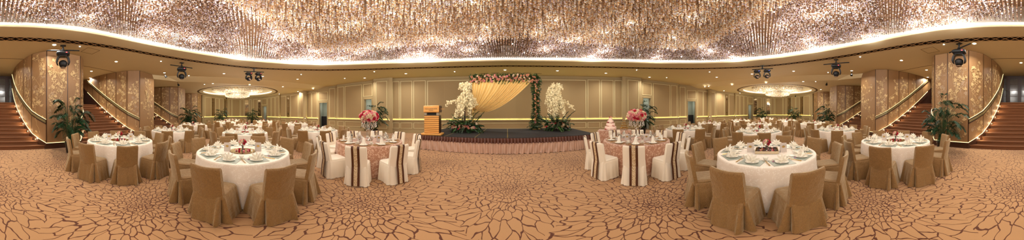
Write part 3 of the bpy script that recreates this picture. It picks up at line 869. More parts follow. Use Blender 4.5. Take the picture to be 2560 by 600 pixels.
for side in (-1, 1):
    cx, cy = CHC[side]; nm = 'left' if side < 0 else 'right'
    t = thing('chandelier', 'round two-tier crystal chandelier in the %s wing ceiling recess' % nm, 'chandelier', (cx, cy, ZW+0.5))
    b = MB(); b.lathe([(0, 0), (3.0, 0), (3.02, -0.06), (0, -0.06)], n=64, cap=False); b.build('ceiling_plate', M['gold'], t)
    pts = []
    for gxx in np.arange(-3.05, 3.06, 0.085):
        for gyy in np.arange(-3.05, 3.06, 0.085):
            r = math.hypot(gxx, gyy)
            if r > 3.0: continue
            zb = -0.95-0.25*(1-(r/1.45)**2)**0.5 if r < 1.45 else -0.36-0.38*(1-(r-1.45)/1.55)**0.7
            zz = -0.08
            while zz > zb: pts.append((gxx+rs.uniform(-.03, .03), gyy+rs.uniform(-.03, .03), zz)); zz -= 0.06
    pts = np.array(pts, np.float32)
    o = beads('crystal_strands', pts, 0.029, tints(len(pts), rs, [(255, 244, 215), (240, 210, 160), (255, 255, 245), (190, 140, 90)], [4, 3, 4, 1.2]), t)
    o['kind'] = 'stuff'
    for k in range(10):
        a = k*2*PI/10+0.2; r = 2.3 if k % 2 else 1.0
        q = (cx+r*math.cos(a), cy+r*math.sin(a), ZW+0.5-(0.5 if k % 2 else 0.85))
        bo = inst(bulb_me, 'bulb', (q[0]-cx, q[1]-cy, q[2]-ZW-0.5), parent=t, scale=1.6)
    for k in range(5):
        a = k*2*PI/5; point_light((cx+2.0*math.cos(a), cy+2.0*math.sin(a), ZW-0.9), 105, 0.12, (1, 0.93, 0.78))

# ================================================================ downlights
big = MB(); big.lathe([(0.075, 0.0), (0.095, -0.006), (0.1, 0.0)], n=20, cap=False)
dl = thing('downlight', '', 'downlight'); big.build('trim_ring', M['mould'], dl, 60)
b = MB(); b.lathe([(0.0, -0.003), (0.076, -0.003)], n=20, cap=False); b.build('lamp', M['lamp'], dl)
DLP = Pool(dl)
sl = thing('downlight', '', 'downlight'); b = MB(); b.lathe([(0.03, 0.0), (0.045, -0.004), (0.048, 0.0)], n=14, cap=False); b.build('trim_ring', M['mould'], sl, 60)
b = MB(); b.sphere((0, 0, -0.004), 0.03, 10, 6, sz=0.4); b.build('lamp', M['bulb'], sl)
SLP = Pool(sl)
MAINB = [(135,112),(290,154),(228,178),(225,195),(411,182),(560,184),(43,180),(657,191),(744,198),(912,195),(1015,184),(1263,175),(1394,177),(1515,183),(1624,193),
         (1792,193),(1880,185),(1984,178),(2129,177),(2253,151),(2316,175),(2319,193),(2435,109),(2502,179),(2552,157)]
MAINS = [(199,116),(402,153),(472,189),(753,186),(862,196),(936,179),(1137,179),(1592,175),(1667,194),(1774,180),(2070,181),(2150,142),(2359,111)]
WB = [(707,217),(783,222),(745,229),(532,209),(624,212),(1762,217),(1830,212),(1810,227),(1915,207),(2008,204),(2052,224)]
WS = [(698,235),(511,211),(1850,233),(1772,216),(2039,204)]
for lst, z, big_ in ((MAINB, ZC, 1), (MAINS, ZC, 0), (WB, ZW, 1), (WS, ZW, 0)):
    for px, py in lst:
        x, y = unp(px, py, z)
        side = 'left part' if px < 1000 else 'right part' if px > 1560 else 'part before the stage'
        where = ('main ceiling' if z == ZC else 'lower wing ceiling')
        if big_:
            DLP.put((x, y, z-0.001), 0, 'round recessed downlight in the %s, %s of the room' % (where, side), 'recessed downlights, %s %s' % (where, side))
            area_light((x, y, z-0.03), 44 if z == ZC else 55, 0.16)
        else: SLP.put((x, y, z-0.001), 0, 'tiny bright pin spotlight in the %s, %s of the room' % (where, side), 'pin spotlights, %s %s' % (where, side))

# ================================================================ stage lights hung under the ceiling
def moving_head(down=True, ind='redlamp'):
    t = thing('moving_head_light', '', 'stage light')
    b = MB(); b.box((0, 0, -0.10), (0.50, 0.34, 0.17), bev=0.05); b.box((0, 0, -0.20), (0.3, 0.26, 0.05), bev=0.015)
    for sx in (-0.13, 0.13): b.tube([(sx, 0, -0.02), (sx, 0, 0.035)], 0.022, 8)
    b.build('base', M['blackm'], t, 40)
    b = MB(); b.box((0.13, -0.172, -0.09), (0.05, 0.008, 0.03)); b.build('indicator', M[ind], t)
    b = MB()
    for sx in (-1, 1):
        rows = []
        for (x, z, w_, d_) in ((0.10, -0.22, .05, .20), (0.185, -0.26, .07, .2), (0.215, -0.36, .07, .22), (0.235, -0.46, .06, .2), (0.21, -0.55, .05, .14), (0.18, -0.58, .03, .08)):
            rows.append([(sx*(x-w_/2), -d_/2, z), (sx*(x+w_/2), -d_/2, z), (sx*(x+w_/2), d_/2, z), (sx*(x-w_/2), d_/2, z)])
        b.grid(rows, closed=True); b.poly(rows[-1]); b.poly(rows[0])
    b.build('yoke', M['black'], t, 50)
    b = MB(); b.sphere((0, 0, -0.50), 0.165, 18, 12, sz=0.78)
    b.lathe([(0.09, -0.66), (0.15, -0.60), (0.16, -0.52), (0.1, -0.44)], n=18)
    ho = b.build('lamp_head', M['black'], t, 50)
    b = MB(); b.lathe([(0, 0.0), (0.095, -0.006), (0.1, -0.02)], n=18, cap=False); l = b.build('lens', M['lens'], ho)
    l.rotation_euler = (0, 0, 0) if down else (R(78), 0, R(15)); l.location = (0, 0, -0.664) if down else (0.035, -0.158, -0.53)
    return t
MH = Pool(moving_head()); MH1 = Pool(moving_head(False)); MH2 = Pool(moving_head(False, 'bluelamp'))
def light_bar(L, px, py, label, tilt=0.0):
    x, y = unp(px, py, ZC); t = thing('lighting_bar', label, 'lighting bar', (x, y, ZC), -math.atan2(x, y)+tilt)
    b = MB(); b.box((0, 0, -0.012), (0.22, 0.16, 0.02)); b.tube([(0, 0, -0.02), (0, 0, -0.2)], 0.03, 8); b.box((0, 0, -0.2), (0.1, 0.08, 0.09), bev=0.01); b.build('mounting_plate', M['black'], t, 40)
    b = MB(); b.tube([(-L/2, 0, -0.22), (L/2, 0, -0.22)], 0.026, 10); b.build('pipe', M['black'], t, 40)
    return x, y, -math.atan2(x, y)+tilt
for L, px, py, nm, sc, tl, k in ((1.3, 157, 114, 'foreground left flowered pier', 1.05, 0, 1), (1.3, 2397, 109, 'foreground right flowered pier', 1.05, -0.9, 1),
        (1.35, 454, 157, 'second light from left, beyond the first pier', 1.0, 0.5, 1), (1.4, 2090, 149, 'right wing side, beyond the first pier', 1.0, -0.3, 1),
        (1.25, 635, 171, 'left wing ceiling edge', 0.8, 0.15, 2), (1.25, 1906, 164, 'right wing ceiling edge', 0.8, -0.2, 2)):
    pos = 'before the ' + nm if 'pier' in nm and 'beyond' not in nm else 'at ' + nm if 'edge' in nm else 'over the left tables' if '454' in str(px) else 'over the right tables'
    x, y, rz = light_bar(L, px, py, 'short black ceiling pipe carrying %s %s' % ('one stage light' if k == 1 else 'two stage lights', pos), tl)
    if k == 1: 
        MH.put((x, y, ZC-0.28), rz-tl*0.8, 'black moving-head stage light with yoke hung %s' % pos, scale=sc)
    else:
        for s_, w_ in ((-1, 'left'), (1, 'right')):
            q = Vector((x, y, 0)) + Vector((math.cos(rz), math.sin(rz), 0))*(0.30*s_-0.02)
            (MH2 if px > 1280 else MH1).put((q.x, q.y, ZC-0.28), rz+0.3, 'black moving-head light, %s of the pair %s' % (w_, pos), scale=sc)
sp_ = thing('spotlight', '', 'spotlight')
b = MB(); b.lathe([(0.035, 0), (0.035, -0.03)], n=10); b.tube([(0, 0, -0.03), (0, 0, -0.10)], 0.01, 6); b.build('bracket', M['black'], sp_)
b = MB(); b.lathe([(0.04, 0.0), (0.055, -0.04), (0.095, -0.2), (0.09, -0.21), (0.0, -0.18)], n=14); h = b.build('lamp_head', M['black'], sp_, 40); h.location = (0, 0, -0.10); h.rotation_euler = (0.5, 0.3, 0)
SPP = Pool(sp_)
for px, py, z, w_ in ((412, 184, ZC, 'left, between the first and second piers'), (444, 206, ZW, 'left, in front of the third pier'), (565, 242, ZW, 'left, below the wing chandelier'),
                   (2129, 180, ZC, 'right, between the first and second piers'), (2067, 205, ZW, 'right, in front of the third pier'), (1989, 237, ZW, 'right, below the wing chandelier')):
    x, y = unp(px, py, z); SPP.put((x, y, z), 0.4, 'small black ceiling spotlight %s' % w_, scale=1.0)

# ================================================================ stage
D0, D1, DZ = 6.12, 9.75, 0.62
st = thing('stage', 'low portable stage with charcoal deck, brown valance and mauve gathered skirt', 'stage', (0, D0, 0))
for i in range(6):
    for j in range(2):
        b = MB(); x = -3.75+1.25*(i+.5); y = (D1-D0)*(j+.5)/2
        b.box((x, y, DZ-0.03), (1.235, (D1-D0)/2-0.012, 0.06)); b.build('deck_panel', M['deck'], st)
for i in range(1, 6):
    b = MB(); b.box((-3.75+1.25*i, (D1-D0)/2, DZ-0.010), (0.035, D1-D0-0.05, 0.026)); b.build('seam_strip', M['seam'] if i in (1, 2, 3) else M['deck'], st)
b = MB()
b.box((0, (D1-D0)/2, 0.29), (7.4, D1-D0-0.1, 0.5)); b.build('frame', M['blackm'], st)
def perim(n):
    pts = []; per = [(-3.76, D1-D0), (-3.76, 0), (3.76, 0), (3.76, D1-D0)]
    for (x0, y0), (x1, y1) in zip(per, per[1:]):
        L = math.hypot(x1-x0, y1-y0); k = int(L*n)
        nx, ny = (y1-y0)/L, -(x1-x0)/L
        for i in range(k): pts.append((lerp(x0, x1, i/k), lerp(y0, y1, i/k), -nx if False else nx*-1*-1, ny))
    return pts
PP = perim(40)
b = MB(); rows = []
for t, z in ((0, DZ-0.01), (0.5, DZ-0.1), (1, DZ-0.205)):
    r = []
    for i, (x, y, nx, ny) in enumerate(PP):
        ph = (i % 5)/5; off = 0.014+0.045*t*(1 if ph < 0.55 else -0.25)+0.008*math.sin(i*0.9)*t
        sgx = -1 if x < -3.7 and y > 0.01 else 1 if x > 3.7 and y > 0.01 else 0
        sgy = -1 if sgx == 0 else 0
        r.append((x+sgx*off, y+sgy*off, z))
    rows.append(r)
b.grid(rows); b.build('valance', M['valance'], st)
PP = perim(70); rows = []; rnd = random.Random(4)
for t in (0, 0.15, 0.4, 0.7, 0.9, 1.0):
    r = []
    for i, (x, y, nx, ny) in enumerate(PP):
        q = i*0.9; lean = t*3.0*math.sin(i*0.013)
        off = 0.01+t*0.06+(0.022*math.sin(q+lean)+0.022*math.sin(q*0.37+1+2*lean))*(0.5+t*0.5)
        sgx = -1 if x < -3.7 and y > 0.01 else 1 if x > 3.7 and y > 0.01 else 0
        sgy = -1 if sgx == 0 else 0
        r.append((x+sgx*off, y+sgy*off, lerp(DZ-0.19, 0.012+0.01*math.sin(q*0.5), t)))
    rows.append(r)
b = MB(); b.grid(rows); b.build('skirt', M['skirtp'], st, 180)

# ---- lectern
def text_mesh(s, size, depth):
    cu = bpy.data.curves.new('lettering', 'FONT'); cu.body = s; cu.size = size; cu.extrude = depth; cu.align_x = 'CENTER'
    o = bpy.data.objects.new('lettering', cu); C.objects.link(o)
    dg = bpy.context.evaluated_depsgraph_get(); me = bpy.data.meshes.new_from_object(o.evaluated_get(dg))
    bpy.data.objects.remove(o); me.materials.clear(); me.materials.append(M['ink']); return me
x, y = at(1081.5, 7.15)
lc = thing('lectern', 'slatted golden oak lectern with dark lettering standing at left front of stage', 'lectern', (x, y, DZ), R(9))
b = MB(); b.box((0, 0, 0.05), (0.90, 0.55, 0.07), bev=0.012); b.box((0, 0, 0.0125), (0.86, 0.5, 0.025)); b.build('base', M['oak'], lc)
b = MB()
for i in range(9): b.box((0, -0.16, 0.135+i*0.083), (0.66, 0.04+0.004*(i % 2), 0.068), bev=0.008)
b.build('slatted_front', M['oak'], lc)
b = MB(); b.box((0, -0.135, 0.47), (0.64, 0.02, 0.76)); b.build('backing', M['oakgap'], lc)
b = MB(); b.box((0.315, 0.03, 0.47), (0.05, 0.36, 0.78), bev=0.015); b.build('side_panel', M['darkwood'], lc)
b = MB(); b.box((-0.315, 0.03, 0.47), (0.05, 0.36, 0.78), bev=0.015); b.build('side_panel', M['darkwood'], lc)
b = MB(); b.box((0, -0.13, 0.925), (0.40, 0.03, 0.12)); b.build('screen', M['blackm'], lc)
for sx in (-0.27, 0.27): b = MB(); b.box((sx, -0.1, 0.925), (0.1, 0.12, 0.13)); b.build('glass_block', M['frost'], lc)
b = MB(); b.box((0, -0.06, 1.13), (0.70, 0.34, 0.30), bev=0.03); hd = b.build('head_panel', M['oak'], lc, 40)
b = MB(); b.box((0.36, 0.0, 1.13), (0.03, 0.38, 0.28), bev=0.012); b.build('head_side', M['darkwood'], lc)
b = MB(); b.box((0.42, 0.05, 1.13), (0.2, 0.22, 0.02)); b.build('side_shelf', M['oak'], lc)
for s_, sz, z in (('THE FULLERTON HOTEL', 0.050, 1.12), ('SINGAPORE', 0.036, 1.06)):
    o = inst(text_mesh(s_, sz, 0.002), 'lettering', (0, -0.233, z), parent=lc, rot=(PI/2, 0, 0))

# ================================================================ flowers and foliage
def rose_mesh(name, mat, r=0.035):
    b = MB(); rnd = random.Random(hash(name) % 99 if False else len(name))
    for ring, (n, rr, h, lean) in enumerate(((3, .30, 1.0, .1), (4, .62, .92, .4), (5, .9, .62, .75))):
        for k in range(n):
            a = 2*PI*k/n+ring*0.5; wd = PI/n*1.35
            rows = []
            for t in (0, .4, .75, 1.0):
                R_ = rr*(0.35+0.65*math.sin(t*PI/2))*(1+lean*0.25*t); z = h*t-0.15*(t > .9)*lean
                rows.append([((R_*math.cos(a+s_*wd))*r, (R_*math.sin(a+s_*wd))*r, (z-0.08*abs(s_))*r*1.3) for s_ in (-1, -.4, .4, 1)])
            b.grid(rows)
    b.sphere((0, 0, r*0.55), r*0.45, 6, 4)
    return b.mesh(name, mat, 180)
ROSE = {k: rose_mesh('rose', M[k]) for k in ('pink', 'red', 'cream', 'peach', 'white')}
def facing(v):   # rotation that points local z along v
    return Vector(v).to_track_quat('Z', 'Y').to_euler()
def put_rose(parent, col, loc, v, sc=1.0, name='rose'):
    return inst(ROSE[col], name, loc, parent=parent, rot=facing(v), scale=sc)
def frond(b, p0, ang, L, rise, droop, nl, lw, ll, mi=0, stem=1, rnd=random, stem_r=0.006):
    pts = []; ca, sa = math.cos(ang), math.sin(ang)
    for i in range(11):
        t = i/10; out = L*(t*0.95-0.12*t*t)*(1-0.25*rise); z = L*(rise*t*1.15-droop*t*t)
        pts.append(Vector((p0[0]+ca*out, p0[1]+sa*out, p0[2]+z)))
    b.tube([tuple(p) for p in pts], [stem_r*(1-0.8*i/10) for i in range(11)], 4, stem, cap=False)
    for i in range(nl):
        t = 0.18+0.82*i/(nl-1); k = t*10; i0 = min(9, int(k)); p = pts[i0].lerp(pts[i0+1], k-i0)
        d = (pts[i0+1]-pts[i0]).normalized(); sidev = Vector((-sa, ca, 0)); l = ll*math.sin(PI*min(1, 0.12+t*0.83))**0.6*(0.85+0.3*rnd.random())
        for s_ in (-1, 1):
            dr = (sidev*s_*0.85+d*0.7+Vector((0, 0, 0.12-0.35*rnd.random()))).normalized()
            mid = p+dr*l*0.5+Vector((0, 0, 0.02)); end = p+dr*l+Vector((0, 0, -0.18*l)); wv = d.cross(Vector((0, 0, 1))).cross(dr)
            wv = (dr.cross(Vector((0, 0, 1)))).normalized()*lw
            b.quad(tuple(p), tuple(mid-wv), tuple(end), tuple(mid+wv), mi)
def palm_proto():
    t = thing('potted_palm', '', 'plant'); rnd = random.Random(2)
    b = MB(); b.lathe([(0.15, 0), (0.19, 0.02), (0.24, 0.42), (0.255, 0.44), (0.235, 0.45), (0.22, 0.40), (0.0, 0.39)], n=20, cap=False); b.poly([(0.15*math.cos(-a), 0.15*math.sin(-a), 0) for a in [2*PI*i/12 for i in range(12)]])
    b.build('pot', M['pot'], t, 40)
    st_ = MB(); fo = MB()
    for k in range(50):
        a = k*2.4+rnd.uniform(-.3, .3); r0 = rnd.uniform(0.02, 0.13); lean = rnd.uniform(0.02, 0.30); h = rnd.uniform(0.3, 1.5)
        p = [(r0*math.cos(a), r0*math.sin(a), 0.36), ((r0+lean*.4)*math.cos(a), (r0+lean*.4)*math.sin(a), 0.36+h*0.5), ((r0+lean)*math.cos(a), (r0+lean)*math.sin(a), 0.36+h)]
        st_.tube(p, [0.014, 0.01, 0.007], 5)
        L = rnd.uniform(0.6, 1.0); up = rnd.uniform(0.45, 1.15)
        frond(fo, p[-1], a+rnd.uniform(-.4, .4), L, up, rnd.uniform(0.6, 0.95), 22, 0.018, 0.28, 0, 1, rnd)
    st_.build('stems', M['stem'], t, 60); fo.build('fronds', [M['leaf'], M['stem']], t)
    return t
PALM = Pool(palm_proto())
for px, d, sc, w_ in ((178, 6.35, 1.0, 'large potted palm in front of the left flowered pier and staircase'), (2357, 6.2, 1.0, 'large potted palm in front of the right flowered pier and staircase'),
        (472, 14.2, 1.0, 'potted palm before the third left pier, beside the stairs'), (2066, 14.0, 1.0, 'potted palm before the third right pier, beside the stairs'),
        (552, 20.6, 1.0, 'potted palm below left wing chandelier, nearer the stairs side'), (631, 22.6, 1.0, 'potted palm at the far left wall beside the doorway'),
        (936, 11.4, 1.05, 'potted palm by the pier left of stage, behind pink flower ball'), (1606, 11.6, 1.05, 'potted palm by the pier right of stage, behind pink flower ball'),
        (1905, 22.6, 1.0, 'potted palm at the far right wall beside the doorway'), (1987, 21.0, 1.0, 'potted palm below right wing chandelier, nearer the stairs side')):
    x, y = at(px, d); PALM.put((x, y, 0), px*0.7, w_, scale=sc)

def fern_bed(n, w_, seed, nroses, flip=1):
    rnd = random.Random(seed); fo = MB()
    for k in range(n):
        a = k*2.4; rr = rnd.uniform(0, 0.3)*w_
        frond(fo, (rr*math.cos(a), rr*0.6*math.sin(a), 0.02+rnd.uniform(0, .35)), a, rnd.uniform(0.38, 0.8)*w_, rnd.uniform(0.1, 1.0), rnd.uniform(0.2, 0.75), 13, 0.026, 0.17, rnd.choice((0, 0, 0, 1)), 0, rnd)
    rose = []
    for k in range(nroses):
        a = -PI/2+rnd.uniform(-1.5, 1.5); e = rnd.uniform(-0.15, 0.7); q = Vector((math.cos(a)*0.5*w_*math.cos(e), math.sin(a)*0.38*w_*math.cos(e), 0.16+0.42*math.sin(max(0, e))+rnd.uniform(0, .08)))
        rose.append((tuple(q), (q.x, q.y, 0.3), rnd.choice(('cream', 'pink', 'peach', 'cream', 'red')), rnd.uniform(1.1, 1.7)))
    return fo, rose
def orchid_tree(px, d, seed, label, lean):
    x, y = at(px, d); rnd = random.Random(seed)
    t = thing('orchid_tree', label, 'flower arrangement', (x, y, DZ), -math.atan2(x, y))
    fo, rose = fern_bed(96, 1.35, seed, 34); fo.build('fern_leaves', [M['leaf'], M['leaf2']], t)
    for q, v, c, s_ in rose: put_rose(t, c, q, v, s_*1.1)
    tr = MB(); path = [(0, 0, 0.05), (0.02*lean, 0, 0.6), (-0.02, 0, 1.1), (0.05*lean, 0.02, 1.55), (0.0, 0, 2.05)]
    tr.tube(path, [0.045, 0.04, 0.032, 0.025, 0.012], 7)
    bl = MB()
    def spray(p0, a, L, drop, up0=0.35):
        pts = []
        for i in range(9):
            s_ = i/8; pts.append((p0[0]+math.cos(a)*L*s_, p0[1]+math.sin(a)*L*s_*0.6, p0[2]+up0*math.sin(s_*PI*0.6)-drop*s_*s_))
        tr.tube(pts, [0.012*(1-0.7*i/8) for i in range(9)], 4)
        for i in range(34):
            s_ = 0.15+0.85*i/33; k = s_*8; i0 = min(7, int(k)); q = Vector(pts[i0]).lerp(Vector(pts[i0+1]), k-i0)+Vector((rnd.uniform(-.05, .05), rnd.uniform(-.06, .02), rnd.uniform(-.12, .04)))
            for _ in range(3):
                q2 = q+Vector((rnd.uniform(-.07, .07), rnd.uniform(-.07, .07), rnd.uniform(-.09, .05))); M4 = Matrix.Translation(q2) @ Vector((rnd.uniform(-1, 1), rnd.uniform(-1.5, 0), rnd.uniform(-.4, .6))).to_track_quat('Z', 'Y').to_matrix().to_4x4()
                rr = rnd.uniform(0.034, 0.050)
                for j in range(5):
                    a0 = j*1.2566; P = [(0, 0, 0), (rr*.7*math.cos(a0-.5), rr*.7*math.sin(a0-.5), rr*.25), (rr*math.cos(a0), rr*math.sin(a0), rr*.1), (rr*.7*math.cos(a0+.5), rr*.7*math.sin(a0+.5), rr*.25)]
                    bl.poly([tuple(M4 @ Vector(p)) for p in P])
    for k in range(24):
        z = rnd.uniform(1.30, 2.15); a = rnd.uniform(0, 2*PI); spray((0, 0, z), a, rnd.uniform(0.30, 0.62), rnd.uniform(0.5, 1.15), rnd.uniform(.2, .45))
    spray((0, 0, 1.5), PI if lean < 0 else 0.2, 0.95, 0.25 if lean < 0 else 0.5, 0.25)
    spray((0, 0, 1.7), PI if lean > 0 else 0.3, 0.6, 0.5, 0.3)
    for k in range(5): spray((0, 0, 2.1), k*1.3, 0.3, 0.25, 0.48)
    tr.build('branches', M['bark'], t, 60); o = bl.build('white_blossoms', M['white'], t); o['kind'] = 'stuff'
    return t
orchid_tree(1163, 8.25, 21, 'white orchid tree in ferns and roses, left end of stage', -1)
orchid_tree(1391, 8.7, 22, 'white orchid tree in ferns and roses, right end of stage', 1)
# ---- flower arch with satin drape
AX0, AX1, AY = at(1177, 9.15)[0], at(1341, 9.15)[0], 9.15
ar = thing('flower_arch', 'flower covered arch with leafy right post and rose laden top beam', 'flower arch', (AX0, AY, DZ))
W_ = AX1-AX0; AH = 2.95
b = MB(); b.tube([(W_, 0, 0), (W_, 0, AH)], 0.03, 8); b.tube([(0.05, 0.1, 0), (0.05, 0.1, AH)], 0.03, 8); b.tube([(0, 0, AH), (W_, 0, AH)], 0.03, 8)
b.box((W_, 0, 0.012), (0.45, 0.45, 0.02)); b.box((0.05, 0.1, 0.012), (0.3, 0.3, 0.02)); b.build('post_frame', M['gold'], ar, 40)
rnd = random.Random(8); fo = MB()
def leafquad(p, v, l, w_, mi):
    v = Vector(v).normalized(); sd = v.cross(Vector((rnd.uniform(-1, 1), rnd.uniform(-1, 1), rnd.uniform(-1, 1)))).normalized()*w_
    p = Vector(p); fo.quad(tuple(p), tuple(p+v*l*.5+sd), tuple(p+v*l), tuple(p+v*l*.5-sd), mi)
for k in range(2300):
    x = rnd.uniform(-0.12, W_+0.1); a = rnd.uniform(0, 2*PI); r = rnd.uniform(0.03, 0.2)
    leafquad((x, r*math.cos(a), AH-0.01+r*math.sin(a)*1.0), (rnd.uniform(-1, 1), math.cos(a)*1.2, math.sin(a)+rnd.uniform(-.3, .3)), rnd.uniform(.08, .17), .022, rnd.choice((0, 0, 1)))
for k in range(26): x = rnd.uniform(0.1, W_); [leafquad((x+rnd.uniform(-.03, .03), -0.08, AH-0.12-j*0.03), (rnd.uniform(-1, 1), -.2, -1), .1, .02, 1) for j in range(rnd.randint(3, 9))]
for k in range(2600):
    z = rnd.uniform(0.1, AH+0.1); a = rnd.uniform(0, 2*PI); wd = 0.18+0.05*math.sin(z*3)+0.16*max(0, 1-z/0.8)+0.06*max(0, z-2.4); r = rnd.uniform(0.02, wd)
    leafquad((W_+r*math.cos(a), r*math.sin(a), z), (math.cos(a), math.sin(a), rnd.uniform(-1, .6)), rnd.uniform(.08, .2), .018, rnd.choice((0, 0, 1)))
for k in range(14):
    frond(fo, (W_, 0, rnd.choice((AH-0.1, AH, AH-0.3, 1.8, 1.2, 0.6, .3))), rnd.uniform(-2.6, 0.6), rnd.uniform(.35, .6), rnd.uniform(.1, .8), rnd.uniform(.4, .9), 12, .012, .12, rnd.choice((0, 1)), 0, rnd)
for k in range(16): frond(fo, (W_-0.15+rnd.uniform(-.15, .15), -0.1, 0.05), rnd.uniform(0, 2*PI), rnd.uniform(.35, .7), rnd.uniform(.3, .9), rnd.uniform(.4, .8), 12, .018, .14, 0, 0, rnd)
fo.build('greenery', [M['leaf'], M['leaf2']], ar)
for k in range(76):
    x = -0.05+(W_+0.1)*(k+rnd.random())/76; a = -PI/2+rnd.uniform(-0.9, 1.0); q = Vector((x, 0.22*math.sin(a), AH-0.03+rnd.uniform(-.24, .16)))
    put_rose(ar, rnd.choice(('peach', 'peach', 'peach', 'pink', 'cream', 'cream', 'peach')), tuple(q), (rnd.uniform(-.4, .4), -1, rnd.uniform(-.5, .5)), rnd.uniform(1.3, 2.0))
for k in range(22):
    z = 0.3+2.6*k/22; q = (W_+rnd.uniform(-.12, .12), -0.17, z); put_rose(ar, rnd.choice(('peach', 'pink', 'peach', 'peach')), q, (rnd.uniform(-.5, .5), -1, .1), rnd.uniform(1.0, 1.5))
# drape: folds run from the beam to a knot at lower left
dr = MB(); rows = []; NU, NV = 260, 26; KX, KZ = 0.12, 1.0
def bez(p, t):
    a = (1-t)**3; b = 3*t*(1-t)**2; c = 3*t*t*(1-t); d = t**3
    return tuple(a*p[0][k]+b*p[1][k]+c*p[2][k]+d*p[3][k] for k in (0, 1))
for i in range(NU+1):
    u = i/NU; x0 = 0.10+(W_-0.28)*u; r = []
    P0b = (x0, AH-0.12); P3b = (KX+0.05*u, KZ+0.06*(1-u)); e = u**1.15
    C1 = (lerp(x0, x0*0.80, e), lerp(AH-0.75, 2.05, e)); C2 = (lerp(0.12, W_*0.40, e), lerp(1.6, 0.72, e))
    for j in range(NV+1):
        v = j/NV; x, z = bez((P0b, C1, C2, P3b), v)
        amp = 0.05*(1-0.5*v); ph_ = u*118+2.5*math.sin(u*9)
        y = amp*math.sin(ph_)+amp*0.5*math.sin(u*47+1)
        r.append((x, -0.06+y-0.10*math.sin(PI*v), z+0.012*math.sin(ph_+1)*v))
    rows.append(r)
dr.grid(rows)
d_ = dr.build('drape', M['drape'], None, 180); d_.location = (AX0, AY, DZ)
tag(d_, 'pale gold satin drape swept from arch beam to its lower left', 'drape')
kn = MB(); kn.sphere((0, 0, 0), 0.06, 12, 8, sz=1.4); kn.build('knot', M['drape'], d_, 180, (KX+0.02, -0.05, KZ+0.02))
# ================================================================ chairs
def rrect(hw, hd, rc, n):
    """points and normals round a rounded rectangle, starting at the rear middle, plus distance to the nearest corner"""
    segs = []; P = []
    per = [(-hw+rc, -hd), (hw-rc, -hd), (hw, -hd+rc), (hw, hd-rc), (hw-rc, hd), (-hw+rc, hd), (-hw, hd-rc), (-hw, -hd+rc)]
    tot = 4*(hw-rc)+4*(hd-rc)+2*PI*rc; cs = []
    L1, L2, LA = 2*(hw-rc), 2*(hd-rc), PI*rc/2
    lens = [L1, LA, L2, LA, L1, LA, L2, LA]; cent = [None, (hw-rc, -hd+rc, -PI/2), None, (hw-rc, hd-rc, 0), None, (-hw+rc, hd-rc, PI/2), None, (-hw+rc, -hd+rc, PI)]
    corner_s = []; acc = 0
    for i, l in enumerate(lens):
        if i % 2: corner_s.append(acc+l/2)
        acc += l
    for k in range(n):
        s = k/n*acc; q = s; i = 0
        while q > lens[i]: q -= lens[i]; i += 1
        if i % 2:
            cx, cy, a0 = cent[i]; a = a0+q/rc; P.append((cx+rc*math.cos(a), cy+rc*math.sin(a), math.cos(a), math.sin(a)))
        else:
            a, b = per[i], per[(i+1) % 8]; t = q/lens[i]; nx, ny = [(0, -1), (1, 0), (0, 1), (-1, 0)][i//2]
            P.append((lerp(a[0], b[0], t), lerp(a[1], b[1], t), nx, ny))
        ds = [min(abs(s-c), acc-abs(s-c)) for c in corner_s]; j = ds.index(min(ds)); dd = s-corner_s[j]
        P[-1] += (dd, j)
    return P
